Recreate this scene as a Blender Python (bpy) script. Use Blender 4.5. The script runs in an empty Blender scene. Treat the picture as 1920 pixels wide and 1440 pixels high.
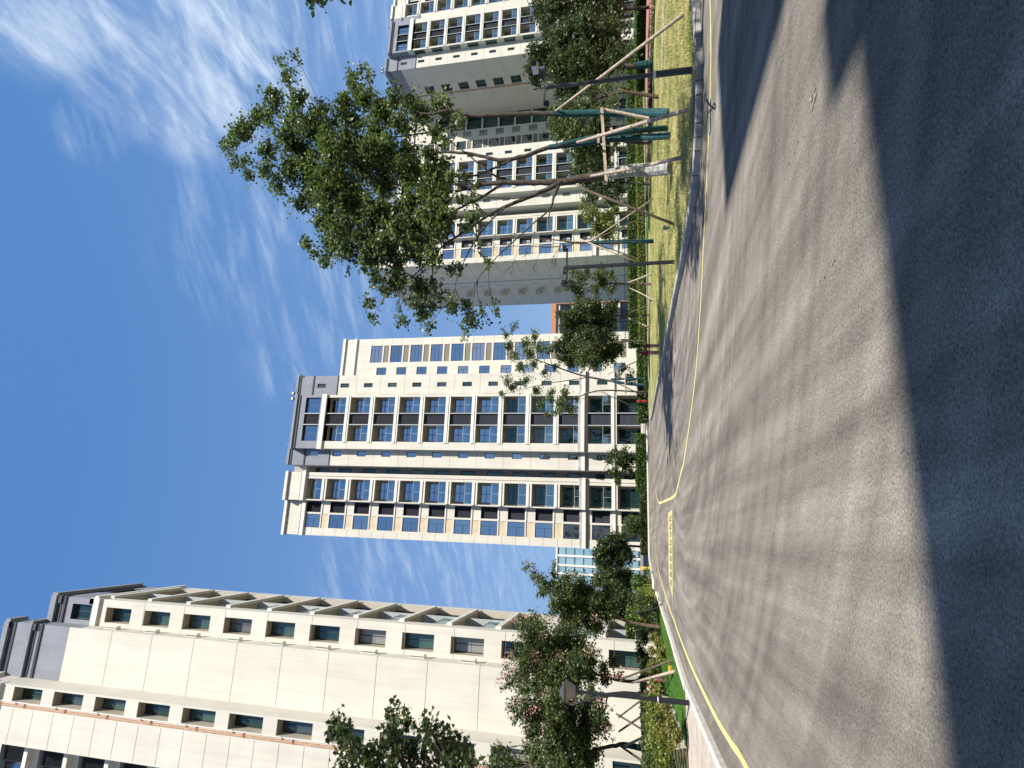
import bpy, math, random
import numpy as np
from mathutils import Vector, Matrix
R = math.radians
random.seed(7); RNG = np.random.default_rng(11)
scn = bpy.context.scene
col = scn.collection

# ------------------------------------------------------------------ camera
FPX = 1070.0; TH = math.atan(228/FPX); RHO = .0118; YAW = R(14); EYE = 1.6
Fv = Vector((math.sin(YAW)*math.cos(TH), math.cos(YAW)*math.cos(TH), math.sin(TH)))
Rv = Vector((math.cos(YAW), -math.sin(YAW), 0)); Uv = Rv.cross(Fv)
Xc = -math.cos(RHO)*Uv - math.sin(RHO)*Rv
Yc = -math.sin(RHO)*Uv + math.cos(RHO)*Rv
CAM = Vector((0, 0, EYE))
cd = bpy.data.cameras.new('camera'); cam = bpy.data.objects.new('camera', cd); col.objects.link(cam)
m = Matrix.Identity(4)
for i in range(3):
    m[i][0] = Xc[i]; m[i][1] = Yc[i]; m[i][2] = -Fv[i]; m[i][3] = CAM[i]
cam.matrix_world = m
cd.sensor_width = 36; cd.lens = 36*FPX/1920; cd.clip_start = .05; cd.clip_end = 4000
scn.camera = cam

# ------------------------------------------------------------------ world and sun
SUN_EL, SUN_AZ = 50.0, 31.0                    # azimuth: degrees from -Y towards +X
sdir = Vector((math.sin(R(SUN_AZ))*math.cos(R(SUN_EL)), -math.cos(R(SUN_AZ))*math.cos(R(SUN_EL)), math.sin(R(SUN_EL))))
SKY_STRENGTH = .062; SUN_STRENGTH = 5.0; EXPOSURE = .74
def ray(px, py): return (Fv*FPX + Xc*(px-960) + Yc*(720-py))
def at(px, py, b): d = ray(px, py); return CAM + d*(b/d.y)
def gp(px, py, z=0.): d = ray(px, py); return CAM + d*((z-EYE)/d.z)
W = bpy.data.worlds.new('World'); scn.world = W; W.use_nodes = True
nt = W.node_tree; N = nt.nodes; L = nt.links; N.clear()
out = N.new('ShaderNodeOutputWorld'); bg = N.new('ShaderNodeBackground'); L.new(bg.outputs[0], out.inputs[0])
sky = N.new('ShaderNodeTexSky'); sky.sky_type = 'NISHITA'; sky.sun_disc = False
sky.sun_elevation = R(SUN_EL); sky.sun_rotation = math.atan2(sdir.x, sdir.y)
sky.air_density = 1.15; sky.dust_density = .25; sky.ozone_density = 1.6; sky.altitude = 0
hs = N.new('ShaderNodeHueSaturation'); hs.inputs['Saturation'].default_value = 1.25; hs.inputs['Value'].default_value = 1.0
L.new(sky.outputs[0], hs.inputs['Color'])
tc = N.new('ShaderNodeTexCoord')
def vmath(op, *ins):
    n = N.new('ShaderNodeVectorMath'); n.operation = op
    for i, v in enumerate(ins):
        if hasattr(v, 'is_output'): L.new(v, n.inputs[i])
        else: n.inputs[i].default_value = v
    return n
def smath(op, *ins):
    n = N.new('ShaderNodeMath'); n.operation = op
    for i, v in enumerate(ins):
        if hasattr(v, 'is_output'): L.new(v, n.inputs[i])
        else: n.inputs[i].default_value = v
    return n.outputs[0]
sep = N.new('ShaderNodeSeparateXYZ'); L.new(tc.outputs['Generated'], sep.inputs[0])
zz = smath('MAXIMUM', smath('ADD', sep.outputs[2], .12), .05)
com = N.new('ShaderNodeCombineXYZ')
L.new(smath('DIVIDE', sep.outputs[0], zz), com.inputs[0]); L.new(smath('DIVIDE', sep.outputs[1], zz), com.inputs[1])
def plane_angle(x0, y0, x1, y1):                # bearing of a cirrus streak on the cloud plane
    a, b = ray(x0, y0).normalized(), ray(x1, y1).normalized()
    return math.atan2(b.y/(b.z+.12)-a.y/(a.z+.12), b.x/(b.z+.12)-a.x/(a.z+.12))
def cloud_layer(angle, sx, sy, scale, lo, hi, seed, detail=9, dist=.6):
    th = plane_angle(*angle); mp = N.new('ShaderNodeCombineXYZ')
    for k, (cx, cy, sc) in enumerate(((math.cos(th), math.sin(th), sx), (-math.sin(th), math.cos(th), sy))):
        d = vmath('DOT_PRODUCT', com.outputs[0], (cx*sc, cy*sc, 0)); L.new(smath('ADD', d.outputs['Value'], seed), mp.inputs[k])
    nz = N.new('ShaderNodeTexNoise'); nz.inputs['Scale'].default_value = scale; nz.inputs['Detail'].default_value = detail
    nz.inputs['Roughness'].default_value = .62; nz.inputs['Distortion'].default_value = dist
    L.new(mp.outputs[0], nz.inputs['Vector'])
    r = N.new('ShaderNodeMapRange'); r.interpolation_type = 'SMOOTHSTEP'; r.inputs[1].default_value = lo; r.inputs[2].default_value = hi
    L.new(nz.outputs[0], r.inputs[0]); return r.outputs[0]
def blob_mask(px, py, c_in, c_out):            # soft patch of sky round one direction, angles in degrees
    d = ray(px, py).normalized()
    dt = N.new('ShaderNodeVectorMath'); dt.operation = 'DOT_PRODUCT'; L.new(tc.outputs['Generated'], dt.inputs[0]); dt.inputs[1].default_value = d
    r = N.new('ShaderNodeMapRange'); r.interpolation_type = 'SMOOTHSTEP'
    r.inputs[1].default_value = math.cos(R(c_out)); r.inputs[2].default_value = math.cos(R(c_in)); L.new(dt.outputs['Value'], r.inputs[0]); return r.outputs[0]
def mx(*a):
    o = a[0]
    for k in a[1:]: o = smath('MAXIMUM', o, k)
    return o
# view-independent bearings of the cirrus patches
m1 = mx(blob_mask(200, 20, 1, 6), blob_mask(150, -60, 2, 8), blob_mask(245, 90, 1, 6.5), blob_mask(310, 60, 0, 7), blob_mask(350, 170, 0, 6.5), blob_mask(430, 110, 0, 8), blob_mask(140, 85, 0, 3.2), blob_mask(40, 60, 0, 4))
m2 = mx(blob_mask(170, 250, 0, 3), blob_mask(290, 215, 0, 3), blob_mask(470, 380, 0, 9), blob_mask(440, 470, 0, 8), blob_mask(520, 690, 0, 4), blob_mask(520, 40, 0, 12), blob_mask(700, 1060, 0, 8), blob_mask(880, 1050, 0, 9), blob_mask(600, 560, 0, 9))
c1 = smath('MULTIPLY', cloud_layer((190, 20, 380, 230), 1.0, 2.2, 5.5, .34, .80, 3.1, 10, .3), m1)
c2 = smath('MULTIPLY', cloud_layer((440, 330, 490, 520), .8, 3.0, 6.0, .40, .82, 9.7, 8, .25), m2)
cl = smath('ADD', smath('ADD', smath('MULTIPLY', c1, .95), smath('MULTIPLY', m1, .07)), smath('MULTIPLY', c2, .42))
hz = N.new('ShaderNodeMapRange'); hz.inputs[1].default_value = .75; hz.inputs[2].default_value = .0; hz.inputs[3].default_value = 0; hz.inputs[4].default_value = .26
L.new(sep.outputs[2], hz.inputs[0])
cl = smath('MINIMUM', smath('ADD', cl, hz.outputs[0]), .9)
mix = N.new('ShaderNodeMix'); mix.data_type = 'RGBA'
even = N.new('ShaderNodeMix'); even.data_type = 'RGBA'; even.inputs[0].default_value = .72   # flat blue mixed in to even the dome out
L.new(hs.outputs[0], even.inputs[6]); even.inputs[7].default_value = (1.18, 3.0, 6.9, 1)
L.new(cl, mix.inputs[0]); L.new(even.outputs[2], mix.inputs[6]); mix.inputs[7].default_value = (6.6, 7.9, 9.6, 1)
L.new(mix.outputs[2], bg.inputs['Color']); bg.inputs['Strength'].default_value = SKY_STRENGTH
sl = bpy.data.lights.new('sun', 'SUN'); so = bpy.data.objects.new('sun', sl); col.objects.link(so)
sl.energy = SUN_STRENGTH; sl.angle = R(.53); sl.color = (1, .955, .87)
so.rotation_euler = sdir.to_track_quat('Z', 'Y').to_euler(); so.location = (0, 0, 120)
scn.view_settings.view_transform = 'Standard'; scn.view_settings.look = 'None'
scn.view_settings.exposure = EXPOSURE; scn.view_settings.gamma = 1
scn.render.engine = 'CYCLES'

# ------------------------------------------------------------------ materials
KD = .90
def mat(name, c, rough=.8, spec=.3, var=0, vscale=3., fine=0, fscale=40., streak=0, bump=0, bscale=60., metal=0, c2=None):
    M = bpy.data.materials.new(name); M.use_nodes = True; t = M.node_tree; b = t.nodes['Principled BSDF']
    b.inputs['Roughness'].default_value = rough; b.inputs['Specular IOR Level'].default_value = spec; b.inputs['Metallic'].default_value = metal
    c = tuple(x*KD for x in c); c2 = tuple(x*KD for x in c2) if c2 else None
    b.inputs['Base Color'].default_value = (*c, 1)
    if var or fine or c2:
        g = t.nodes.new('ShaderNodeNewGeometry')
        n = t.nodes.new('ShaderNodeTexNoise'); n.inputs['Scale'].default_value = vscale; n.inputs['Detail'].default_value = 6
        t.links.new(g.outputs['Position'], n.inputs['Vector'])
        mx_ = t.nodes.new('ShaderNodeMix'); mx_.data_type = 'RGBA'
        k = c2 or tuple(max(0, x*(1-var)) for x in c)
        mx_.inputs[6].default_value = (*k, 1); mx_.inputs[7].default_value = (*(c if c2 else tuple(min(1, x*(1+var)) for x in c)), 1)
        r = t.nodes.new('ShaderNodeMapRange'); r.inputs[1].default_value = .35; r.inputs[2].default_value = .65
        t.links.new(n.outputs[0], r.inputs[0]); t.links.new(r.outputs[0], mx_.inputs[0])
        o = mx_.outputs[2]
        if fine:
            n2 = t.nodes.new('ShaderNodeTexNoise'); n2.inputs['Scale'].default_value = fscale; n2.inputs['Detail'].default_value = 3
            t.links.new(g.outputs['Position'], n2.inputs['Vector'])
            r2 = t.nodes.new('ShaderNodeMapRange'); r2.inputs[1].default_value = .3; r2.inputs[2].default_value = .7
            r2.inputs[3].default_value = 1-fine; r2.inputs[4].default_value = 1+fine
            t.links.new(n2.outputs[0], r2.inputs[0])
            v = t.nodes.new('ShaderNodeVectorMath'); v.operation = 'SCALE'
            t.links.new(o, v.inputs[0]); t.links.new(r2.outputs[0], v.inputs['Scale']); o = v.outputs[0]
        if streak:
            mm = t.nodes.new('ShaderNodeVectorMath'); mm.operation = 'MULTIPLY'; mm.inputs[1].default_value = (2.6, 2.6, .11); t.links.new(g.outputs['Position'], mm.inputs[0])
            n4 = t.nodes.new('ShaderNodeTexNoise'); n4.inputs['Scale'].default_value = 1.; n4.inputs['Detail'].default_value = 5; t.links.new(mm.outputs[0], n4.inputs['Vector'])
            r4 = t.nodes.new('ShaderNodeMapRange'); r4.inputs[1].default_value = .40; r4.inputs[2].default_value = .72; r4.inputs[3].default_value = 1; r4.inputs[4].default_value = 1-streak; t.links.new(n4.outputs[0], r4.inputs[0])
            v4 = t.nodes.new('ShaderNodeVectorMath'); v4.operation = 'SCALE'; t.links.new(o, v4.inputs[0]); t.links.new(r4.outputs[0], v4.inputs['Scale']); o = v4.outputs[0]
        t.links.new(o, b.inputs['Base Color'])
    if bump:
        g = t.nodes.new('ShaderNodeNewGeometry')
        n3 = t.nodes.new('ShaderNodeTexNoise'); n3.inputs['Scale'].default_value = bscale; n3.inputs['Detail'].default_value = 4
        t.links.new(g.outputs['Position'], n3.inputs['Vector'])
        bp = t.nodes.new('ShaderNodeBump'); bp.inputs['Strength'].default_value = bump; bp.inputs['Distance'].default_value = .02
        t.links.new(n3.outputs[0], bp.inputs['Height']); t.links.new(bp.outputs[0], b.inputs['Normal'])
    return M
M = {}
M['cream'] = mat('cream_stone_paint', (.64, .60, .52), .85, .2, var=.05, vscale=.35, fine=.08, fscale=14, streak=.09, bump=.15, bscale=25)
M['white'] = mat('white_trim_paint', (.72, .69, .63), .8, .2, var=.03, vscale=.6, streak=.12)
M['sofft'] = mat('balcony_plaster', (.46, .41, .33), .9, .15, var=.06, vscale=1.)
M['tan'] = mat('tan_spandrel', (.60, .49, .35), .8, .2, var=.08, vscale=2.)
M['brown'] = mat('brown_slat_spandrel', (.20, .175, .14), .7, .3, var=.1, vscale=5.)
M['grey'] = mat('grey_stone_paint', (.26, .275, .31), .85, .2, var=.06, vscale=.5, fine=.09, fscale=14, streak=.12)
M['dgrey'] = mat('charcoal_and_shade', (.045, .048, .06), .6, .3)  # charcoal parts, also shadow lines and recess shade put into the colour
M['lgrey'] = mat('grey_aluminium', (.36, .38, .38), .5, .4, var=.05)
M['joint'] = mat('panel_joint', (.16, .14, .12), .9, .1)
M['belt'] = mat('weathered_belt_and_recess_shade', (.42, .39, .37), .9, .1, var=.15, vscale=1.5)
M['frame'] = mat('dark_window_frame', (.03, .04, .055), .4, .5)
M['louv'] = mat('louvre_metal', (.07, .075, .095), .5, .4)
M['pipe'] = mat('orange_brown_pipe', (.52, .27, .15), .6, .3, var=.2, vscale=4)
M['acm'] = mat('ac_casing', (.42, .42, .40), .5, .3)
M['orange'] = mat('orange_cladding', (.50, .22, .12), .6, .3, var=.1)
def glass(name, tint, gl, dark):
    m_ = bpy.data.materials.new(name); m_.use_nodes = True; t = m_.node_tree; t.nodes.clear()
    o = t.nodes.new('ShaderNodeOutputMaterial'); d = t.nodes.new('ShaderNodeBsdfDiffuse'); g = t.nodes.new('ShaderNodeBsdfGlossy')
    d.inputs[0].default_value = (*dark, 1); g.inputs[0].default_value = (*tint, 1); g.inputs['Roughness'].default_value = .015
    oi = t.nodes.new('ShaderNodeObjectInfo'); cr = t.nodes.new('ShaderNodeValToRGB'); t.links.new(oi.outputs['Random'], cr.inputs[0])
    e_ = cr.color_ramp.elements; cr.color_ramp.interpolation = 'CONSTANT'; e_[0].color = (*dark, 1); e_[1].position = .62; e_[1].color = (dark[0]*2.2+.02, dark[1]*2.2+.02, dark[2]*2+.02, 1)
    k_ = e_.new(.80); k_.color = (.14, .13, .115, 1); k_ = e_.new(.90); k_.color = (.05, .07, .09, 1); k_ = e_.new(.96); k_.color = (.26, .245, .22, 1)
    t.links.new(cr.outputs[0], d.inputs[0])
    fr = t.nodes.new('ShaderNodeLayerWeight'); fr.inputs['Blend'].default_value = .35
    r = t.nodes.new('ShaderNodeMapRange'); r.inputs[3].default_value = gl; r.inputs[4].default_value = .95
    t.links.new(fr.outputs['Fresnel'], r.inputs[0])
    x = t.nodes.new('ShaderNodeMixShader'); t.links.new(r.outputs[0], x.inputs[0]); t.links.new(d.outputs[0], x.inputs[1]); t.links.new(g.outputs[0], x.inputs[2])
    ge = t.nodes.new('ShaderNodeNewGeometry'); n = t.nodes.new('ShaderNodeTexNoise'); n.inputs['Scale'].default_value = .55; n.inputs['Detail'].default_value = 1
    t.links.new(ge.outputs['Position'], n.inputs['Vector'])
    bp = t.nodes.new('ShaderNodeBump'); bp.inputs['Strength'].default_value = .06; bp.inputs['Distance'].default_value = .25
    t.links.new(n.outputs[0], bp.inputs['Height']); t.links.new(bp.outputs[0], g.inputs['Normal'])
    t.links.new(x.outputs[0], o.inputs[0]); return m_
M['glass'] = glass('window_glass', (.72, .84, .95), .50, (.012, .018, .022))
M['glass2'] = glass('greenish_window_glass', (.36, .52, .50), .13, (.015, .035, .032))
def thin_glass(name):
    m_ = bpy.data.materials.new(name); m_.use_nodes = True; t = m_.node_tree; t.nodes.clear()
    o = t.nodes.new('ShaderNodeOutputMaterial'); d = t.nodes.new('ShaderNodeBsdfTransparent'); g = t.nodes.new('ShaderNodeBsdfGlossy')
    d.inputs[0].default_value = (.62, .74, .76, 1); g.inputs[0].default_value = (.8, .9, .95, 1); g.inputs['Roughness'].default_value = .02
    x = t.nodes.new('ShaderNodeMixShader'); x.inputs[0].default_value = .28
    t.links.new(d.outputs[0], x.inputs[1]); t.links.new(g.outputs[0], x.inputs[2]); t.links.new(x.outputs[0], o.inputs[0]); return m_
M['bal'] = thin_glass('balustrade_glass')
M['pale'] = mat('pale_blue_glazing', (.16, .30, .38), .15, .6, c2=(.28, .43, .50), vscale=.12)
def leafmat(name, c, c2, tr=.28, scale=.8):
    m_ = bpy.data.materials.new(name); m_.use_nodes = True; t = m_.node_tree; t.nodes.clear()
    o = t.nodes.new('ShaderNodeOutputMaterial'); b = t.nodes.new('ShaderNodeBsdfPrincipled'); b.inputs['Roughness'].default_value = .45
    b.inputs['Specular IOR Level'].default_value = .35
    g = t.nodes.new('ShaderNodeNewGeometry'); n = t.nodes.new('ShaderNodeTexNoise'); n.inputs['Scale'].default_value = scale; n.inputs['Detail'].default_value = 8
    n.inputs['Roughness'].default_value = .75
    t.links.new(g.outputs['Position'], n.inputs['Vector'])
    at_ = t.nodes.new('ShaderNodeAttribute'); at_.attribute_name = 'leafv'
    ad = t.nodes.new('ShaderNodeMath'); ad.operation = 'ADD'; t.links.new(n.outputs[0], ad.inputs[0]); t.links.new(at_.outputs['Fac'], ad.inputs[1])
    r = t.nodes.new('ShaderNodeMapRange'); r.inputs[1].default_value = .55; r.inputs[2].default_value = 1.35; t.links.new(ad.outputs[0], r.inputs[0])
    x = t.nodes.new('ShaderNodeMix'); x.data_type = 'RGBA'; x.inputs[6].default_value = (*c, 1); x.inputs[7].default_value = (*c2, 1)
    t.links.new(r.outputs[0], x.inputs[0]); t.links.new(x.outputs[2], b.inputs['Base Color'])
    tl = t.nodes.new('ShaderNodeBsdfTranslucent')
    v = t.nodes.new('ShaderNodeVectorMath'); v.operation = 'MULTIPLY'; v.inputs[1].default_value = (1.5, 1.7, .7); t.links.new(x.outputs[2], v.inputs[0]); t.links.new(v.outputs[0], tl.inputs[0])
    ms = t.nodes.new('ShaderNodeMixShader'); ms.inputs[0].default_value = tr
    t.links.new(b.outputs[0], ms.inputs[1]); t.links.new(tl.outputs[0], ms.inputs[2]); t.links.new(ms.outputs[0], o.inputs[0]); return m_
M['leaf_plane'] = leafmat('plane_leaves', (.036, .058, .026), (.175, .22, .095), .32)
M['leaf_dark'] = leafmat('evergreen_leaves', (.022, .038, .016), (.09, .12, .042))
M['leaf_mid'] = leafmat('green_leaves', (.034, .055, .020), (.15, .185, .065), .32)
M['leaf_pale'] = leafmat('willow_leaves', (.045, .07, .022), (.15, .19, .07))
M['leaf_yel'] = leafmat('yellow_green_leaves', (.09, .12, .02), (.24, .26, .05))
M['leaf_gold'] = leafmat('golden_shrub_leaves', (.09, .10, .02), (.32, .28, .08), scale=2)
M['hedge'] = leafmat('hedge_leaves', (.03, .07, .012), (.13, .20, .04), scale=2)
M['flower'] = leafmat('pink_flowers', (.62, .27, .32), (.85, .55, .57), .3)
M['bark'] = mat('grey_brown_bark', (.085, .07, .058), .9, .15, var=.35, vscale=5, bump=.6, bscale=30)
M['bark2'] = mat('brown_bark', (.10, .068, .048), .9, .15, var=.3, vscale=6, bump=.5, bscale=30)
M['wrap'] = mat('teal_trunk_wrap', (.018, .068, .076), .8, .25, var=.35, vscale=9, bump=.6, bscale=25)
M['wrapw'] = mat('pale_plastic_wrap', (.30, .30, .28), .5, .4, var=.45, vscale=7, bump=.5, bscale=20)
M['pole'] = mat('weathered_pole_wood', (.40, .32, .25), .85, .2, var=.25, vscale=8, bump=.4, bscale=35)
M['core'] = mat('foliage_shade_fill', (.018, .022, .010), .95, .1)  # near-black filler, shade inside the foliage put into its colour
M['poled'] = mat('dark_pole_wood', (.10, .075, .055), .85, .2, var=.25, vscale=8)
M['black'] = mat('black_metal', (.012, .014, .018), .45, .4)
M['gpole'] = mat('dark_grey_metal', (.055, .06, .062), .45, .4, var=.1)
M['wplast'] = mat('white_plastic', (.75, .75, .74), .45, .4)
M['smoke'] = mat('smoked_lantern_glass', (.14, .12, .10), .25, .5, var=.15)
M['red'] = mat('red_valve_paint', (.38, .02, .025), .5, .4, var=.15)
M['pink'] = mat('faded_pink_paint', (.78, .36, .30), .6, .3, var=.15, vscale=8)
M['sign'] = mat('yellow_sign_plate', (.80, .45, .03), .5, .4)
M['ypost'] = mat('yellow_post_paint', (.70, .50, .10), .6, .3)
M['teal'] = mat('teal_glass_shade', (.10, .16, .18), .3, .5)
M['kerb'] = mat('concrete_kerb', (.42, .40, .37), .9, .15, var=.14, vscale=3, fine=.1, fscale=60)
M['kerbw'] = mat('pale_stone_kerb', (.66, .62, .55), .9, .15, var=.12, vscale=4, fine=.08, fscale=60)
M['timber'] = mat('timber_edging', (.42, .35, .28), .85, .2, var=.25, vscale=5)
M['stone'] = mat('pale_field_stone', (.52, .48, .42), .9, .15, var=.2, vscale=5)

def asphalt():
    m_ = bpy.data.materials.new('asphalt'); m_.use_nodes = True; t = m_.node_tree; b = t.nodes['Principled BSDF']
    b.inputs['Roughness'].default_value = .97; b.inputs['Specular IOR Level'].default_value = .03
    g = t.nodes.new('ShaderNodeNewGeometry')
    def noise(sc, det, mp=None, dist=0, rough=.6):
        n = t.nodes.new('ShaderNodeTexNoise'); n.inputs['Scale'].default_value = sc; n.inputs['Detail'].default_value = det
        n.inputs['Distortion'].default_value = dist; n.inputs['Roughness'].default_value = rough
        if mp:                                                        # bearing of the run, scale along it, scale across it
            th = R(mp[0]); cb = t.nodes.new('ShaderNodeCombineXYZ')
            for k, vv in enumerate(((math.cos(th)*mp[1], math.sin(th)*mp[1], 0), (-math.sin(th)*mp[2], math.cos(th)*mp[2], 0))):
                d = t.nodes.new('ShaderNodeVectorMath'); d.operation = 'DOT_PRODUCT'; d.inputs[1].default_value = vv; t.links.new(g.outputs['Position'], d.inputs[0]); t.links.new(d.outputs['Value'], cb.inputs[k])
            t.links.new(cb.outputs[0], n.inputs['Vector'])
        else: t.links.new(g.outputs['Position'], n.inputs['Vector'])
        return n.outputs[0]
    def rng(v, a, b_, c, d):
        r = t.nodes.new('ShaderNodeMapRange'); r.inputs[1].default_value = a; r.inputs[2].default_value = b_; r.inputs[3].default_value = c; r.inputs[4].default_value = d
        t.links.new(v, r.inputs[0]); return r.outputs[0]
    def mul(a, b_):
        x = t.nodes.new('ShaderNodeMath'); x.operation = 'MULTIPLY'; t.links.new(a, x.inputs[0]); t.links.new(b_, x.inputs[1]); return x.outputs[0]
    def swirl(cx, cy, fr, fa, det=4, dist=.3, sc=1.):                # noise drawn out along circles about a turning point
        sb = t.nodes.new('ShaderNodeVectorMath'); sb.operation = 'SUBTRACT'; sb.inputs[1].default_value = (cx, cy, 0); t.links.new(g.outputs['Position'], sb.inputs[0])
        ln = t.nodes.new('ShaderNodeVectorMath'); ln.operation = 'LENGTH'; t.links.new(sb.outputs[0], ln.inputs[0])
        sp = t.nodes.new('ShaderNodeSeparateXYZ'); t.links.new(sb.outputs[0], sp.inputs[0])
        an = t.nodes.new('ShaderNodeMath'); an.operation = 'ARCTAN2'; t.links.new(sp.outputs[1], an.inputs[0]); t.links.new(sp.outputs[0], an.inputs[1])
        cb = t.nodes.new('ShaderNodeCombineXYZ')
        for k, (src, f_) in enumerate(((ln.outputs['Value'], fr), (an.outputs[0], fa))):
            mm = t.nodes.new('ShaderNodeMath'); mm.operation = 'MULTIPLY'; mm.inputs[1].default_value = f_; t.links.new(src, mm.inputs[0]); t.links.new(mm.outputs[0], cb.inputs[k])
        n = t.nodes.new('ShaderNodeTexNoise'); n.inputs['Scale'].default_value = sc; n.inputs['Detail'].default_value = det; n.inputs['Distortion'].default_value = dist
        t.links.new(cb.outputs[0], n.inputs['Vector']); return n.outputs[0]
    v = rng(noise(.30, 5, None, .4), .35, .65, .88, 1.12)                      # broad patches
    v = mul(v, rng(swirl(12.5, 21., 2.4, .9, 5, .08), .34, .66, .80, 1.20))    # tyre arcs round the kerb corner
    v = mul(v, rng(noise(1.0, 5, (91, .06, 1.7), .12), .36, .66, .76, 1.26))     # straight runs along the road
    v = mul(v, rng(noise(1.0, 4, (101, .07, .9), .2), .36, .68, .82, 1.2))
    v = mul(v, rng(noise(1.3, 6, None, .3), .35, .68, .93, 1.08))
    v = mul(v, rng(noise(52, 4, None, 0, .85), .32, .68, .42, 1.70))            # stone chips
    v = mul(v, rng(noise(320, 2, None, 0, .8), .3, .7, .72, 1.3))
    c = t.nodes.new('ShaderNodeVectorMath'); c.operation = 'SCALE'; c.inputs[0].default_value = (.178, .158, .134); t.links.new(v, c.inputs['Scale'])
    t.links.new(c.outputs[0], b.inputs['Base Color'])
    bp = t.nodes.new('ShaderNodeBump'); bp.inputs['Strength'].default_value = .55; bp.inputs['Distance'].default_value = .008
    t.links.new(noise(130, 3, None, 0, .7), bp.inputs['Height']); t.links.new(bp.outputs[0], b.inputs['Normal'])
    return m_
M['asphalt'] = asphalt()
M['lawn_dry'] = mat('dry_lawn', (.44, .36, .17), .95, .1, c2=(.12, .17, .04), vscale=.55, fine=.35, fscale=25, bump=.8, bscale=30)
M['lawn'] = mat('green_lawn', (.10, .17, .03), .95, .1, c2=(.05, .11, .02), vscale=1.2, fine=.3, fscale=25, bump=.8, bscale=30)
M['soil'] = mat('planting_soil', (.14, .11, .07), .95, .1, c2=(.07, .09, .03), vscale=1.5, fine=.3, fscale=12)
M['ground'] = mat('far_ground', (.22, .20, .17), .95, .1, var=.15, vscale=.1)
M['redpath'] = mat('red_path_surface', (.40, .19, .15), .9, .15, var=.06, vscale=1)
M['pathgrey'] = mat('grey_path_concrete', (.42, .40, .37), .9, .15, var=.1, vscale=2)
M['yellow'] = mat('yellow_road_paint', (.66, .58, .22), .8, .2, var=.08, vscale=6, fine=.12, fscale=90)
M['yellow2'] = mat('worn_yellow_paint', (.46, .40, .19), .85, .2, c2=(.60, .54, .22), vscale=5, fine=.2, fscale=60)
M['wornglyph'] = mat('dark_stencil_paint', (.19, .17, .11), .9, .1, var=.3, vscale=8)
M['chalk'] = mat('pale_scuff', (.27, .25, .21), .9, .1, var=.2, vscale=20)
def paver():
    m_ = mat('beige_pavers', (.50, .43, .36), .9, .15, var=.12, vscale=1.2, fine=.06, fscale=50); t = m_.node_tree; b = t.nodes['Principled BSDF']
    src = b.inputs['Base Color'].links[0].from_socket
    g = t.nodes.new('ShaderNodeNewGeometry'); br = t.nodes.new('ShaderNodeTexBrick'); br.inputs['Scale'].default_value = 1.0
    br.inputs['Brick Width'].default_value = .6; br.inputs['Row Height'].default_value = .3; br.inputs['Mortar Size'].default_value = .008
    br.inputs['Color1'].default_value = (1, 1, 1, 1); br.inputs['Color2'].default_value = (.90, .88, .86, 1); br.inputs['Mortar'].default_value = (.5, .45, .4, 1)
    t.links.new(g.outputs['Position'], br.inputs['Vector'])
    v = t.nodes.new('ShaderNodeVectorMath'); v.operation = 'MULTIPLY'; t.links.new(src, v.inputs[0]); t.links.new(br.outputs[0], v.inputs[1]); t.links.new(v.outputs[0], b.inputs['Base Color'])
    return m_
M['paver'] = paver()

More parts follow.
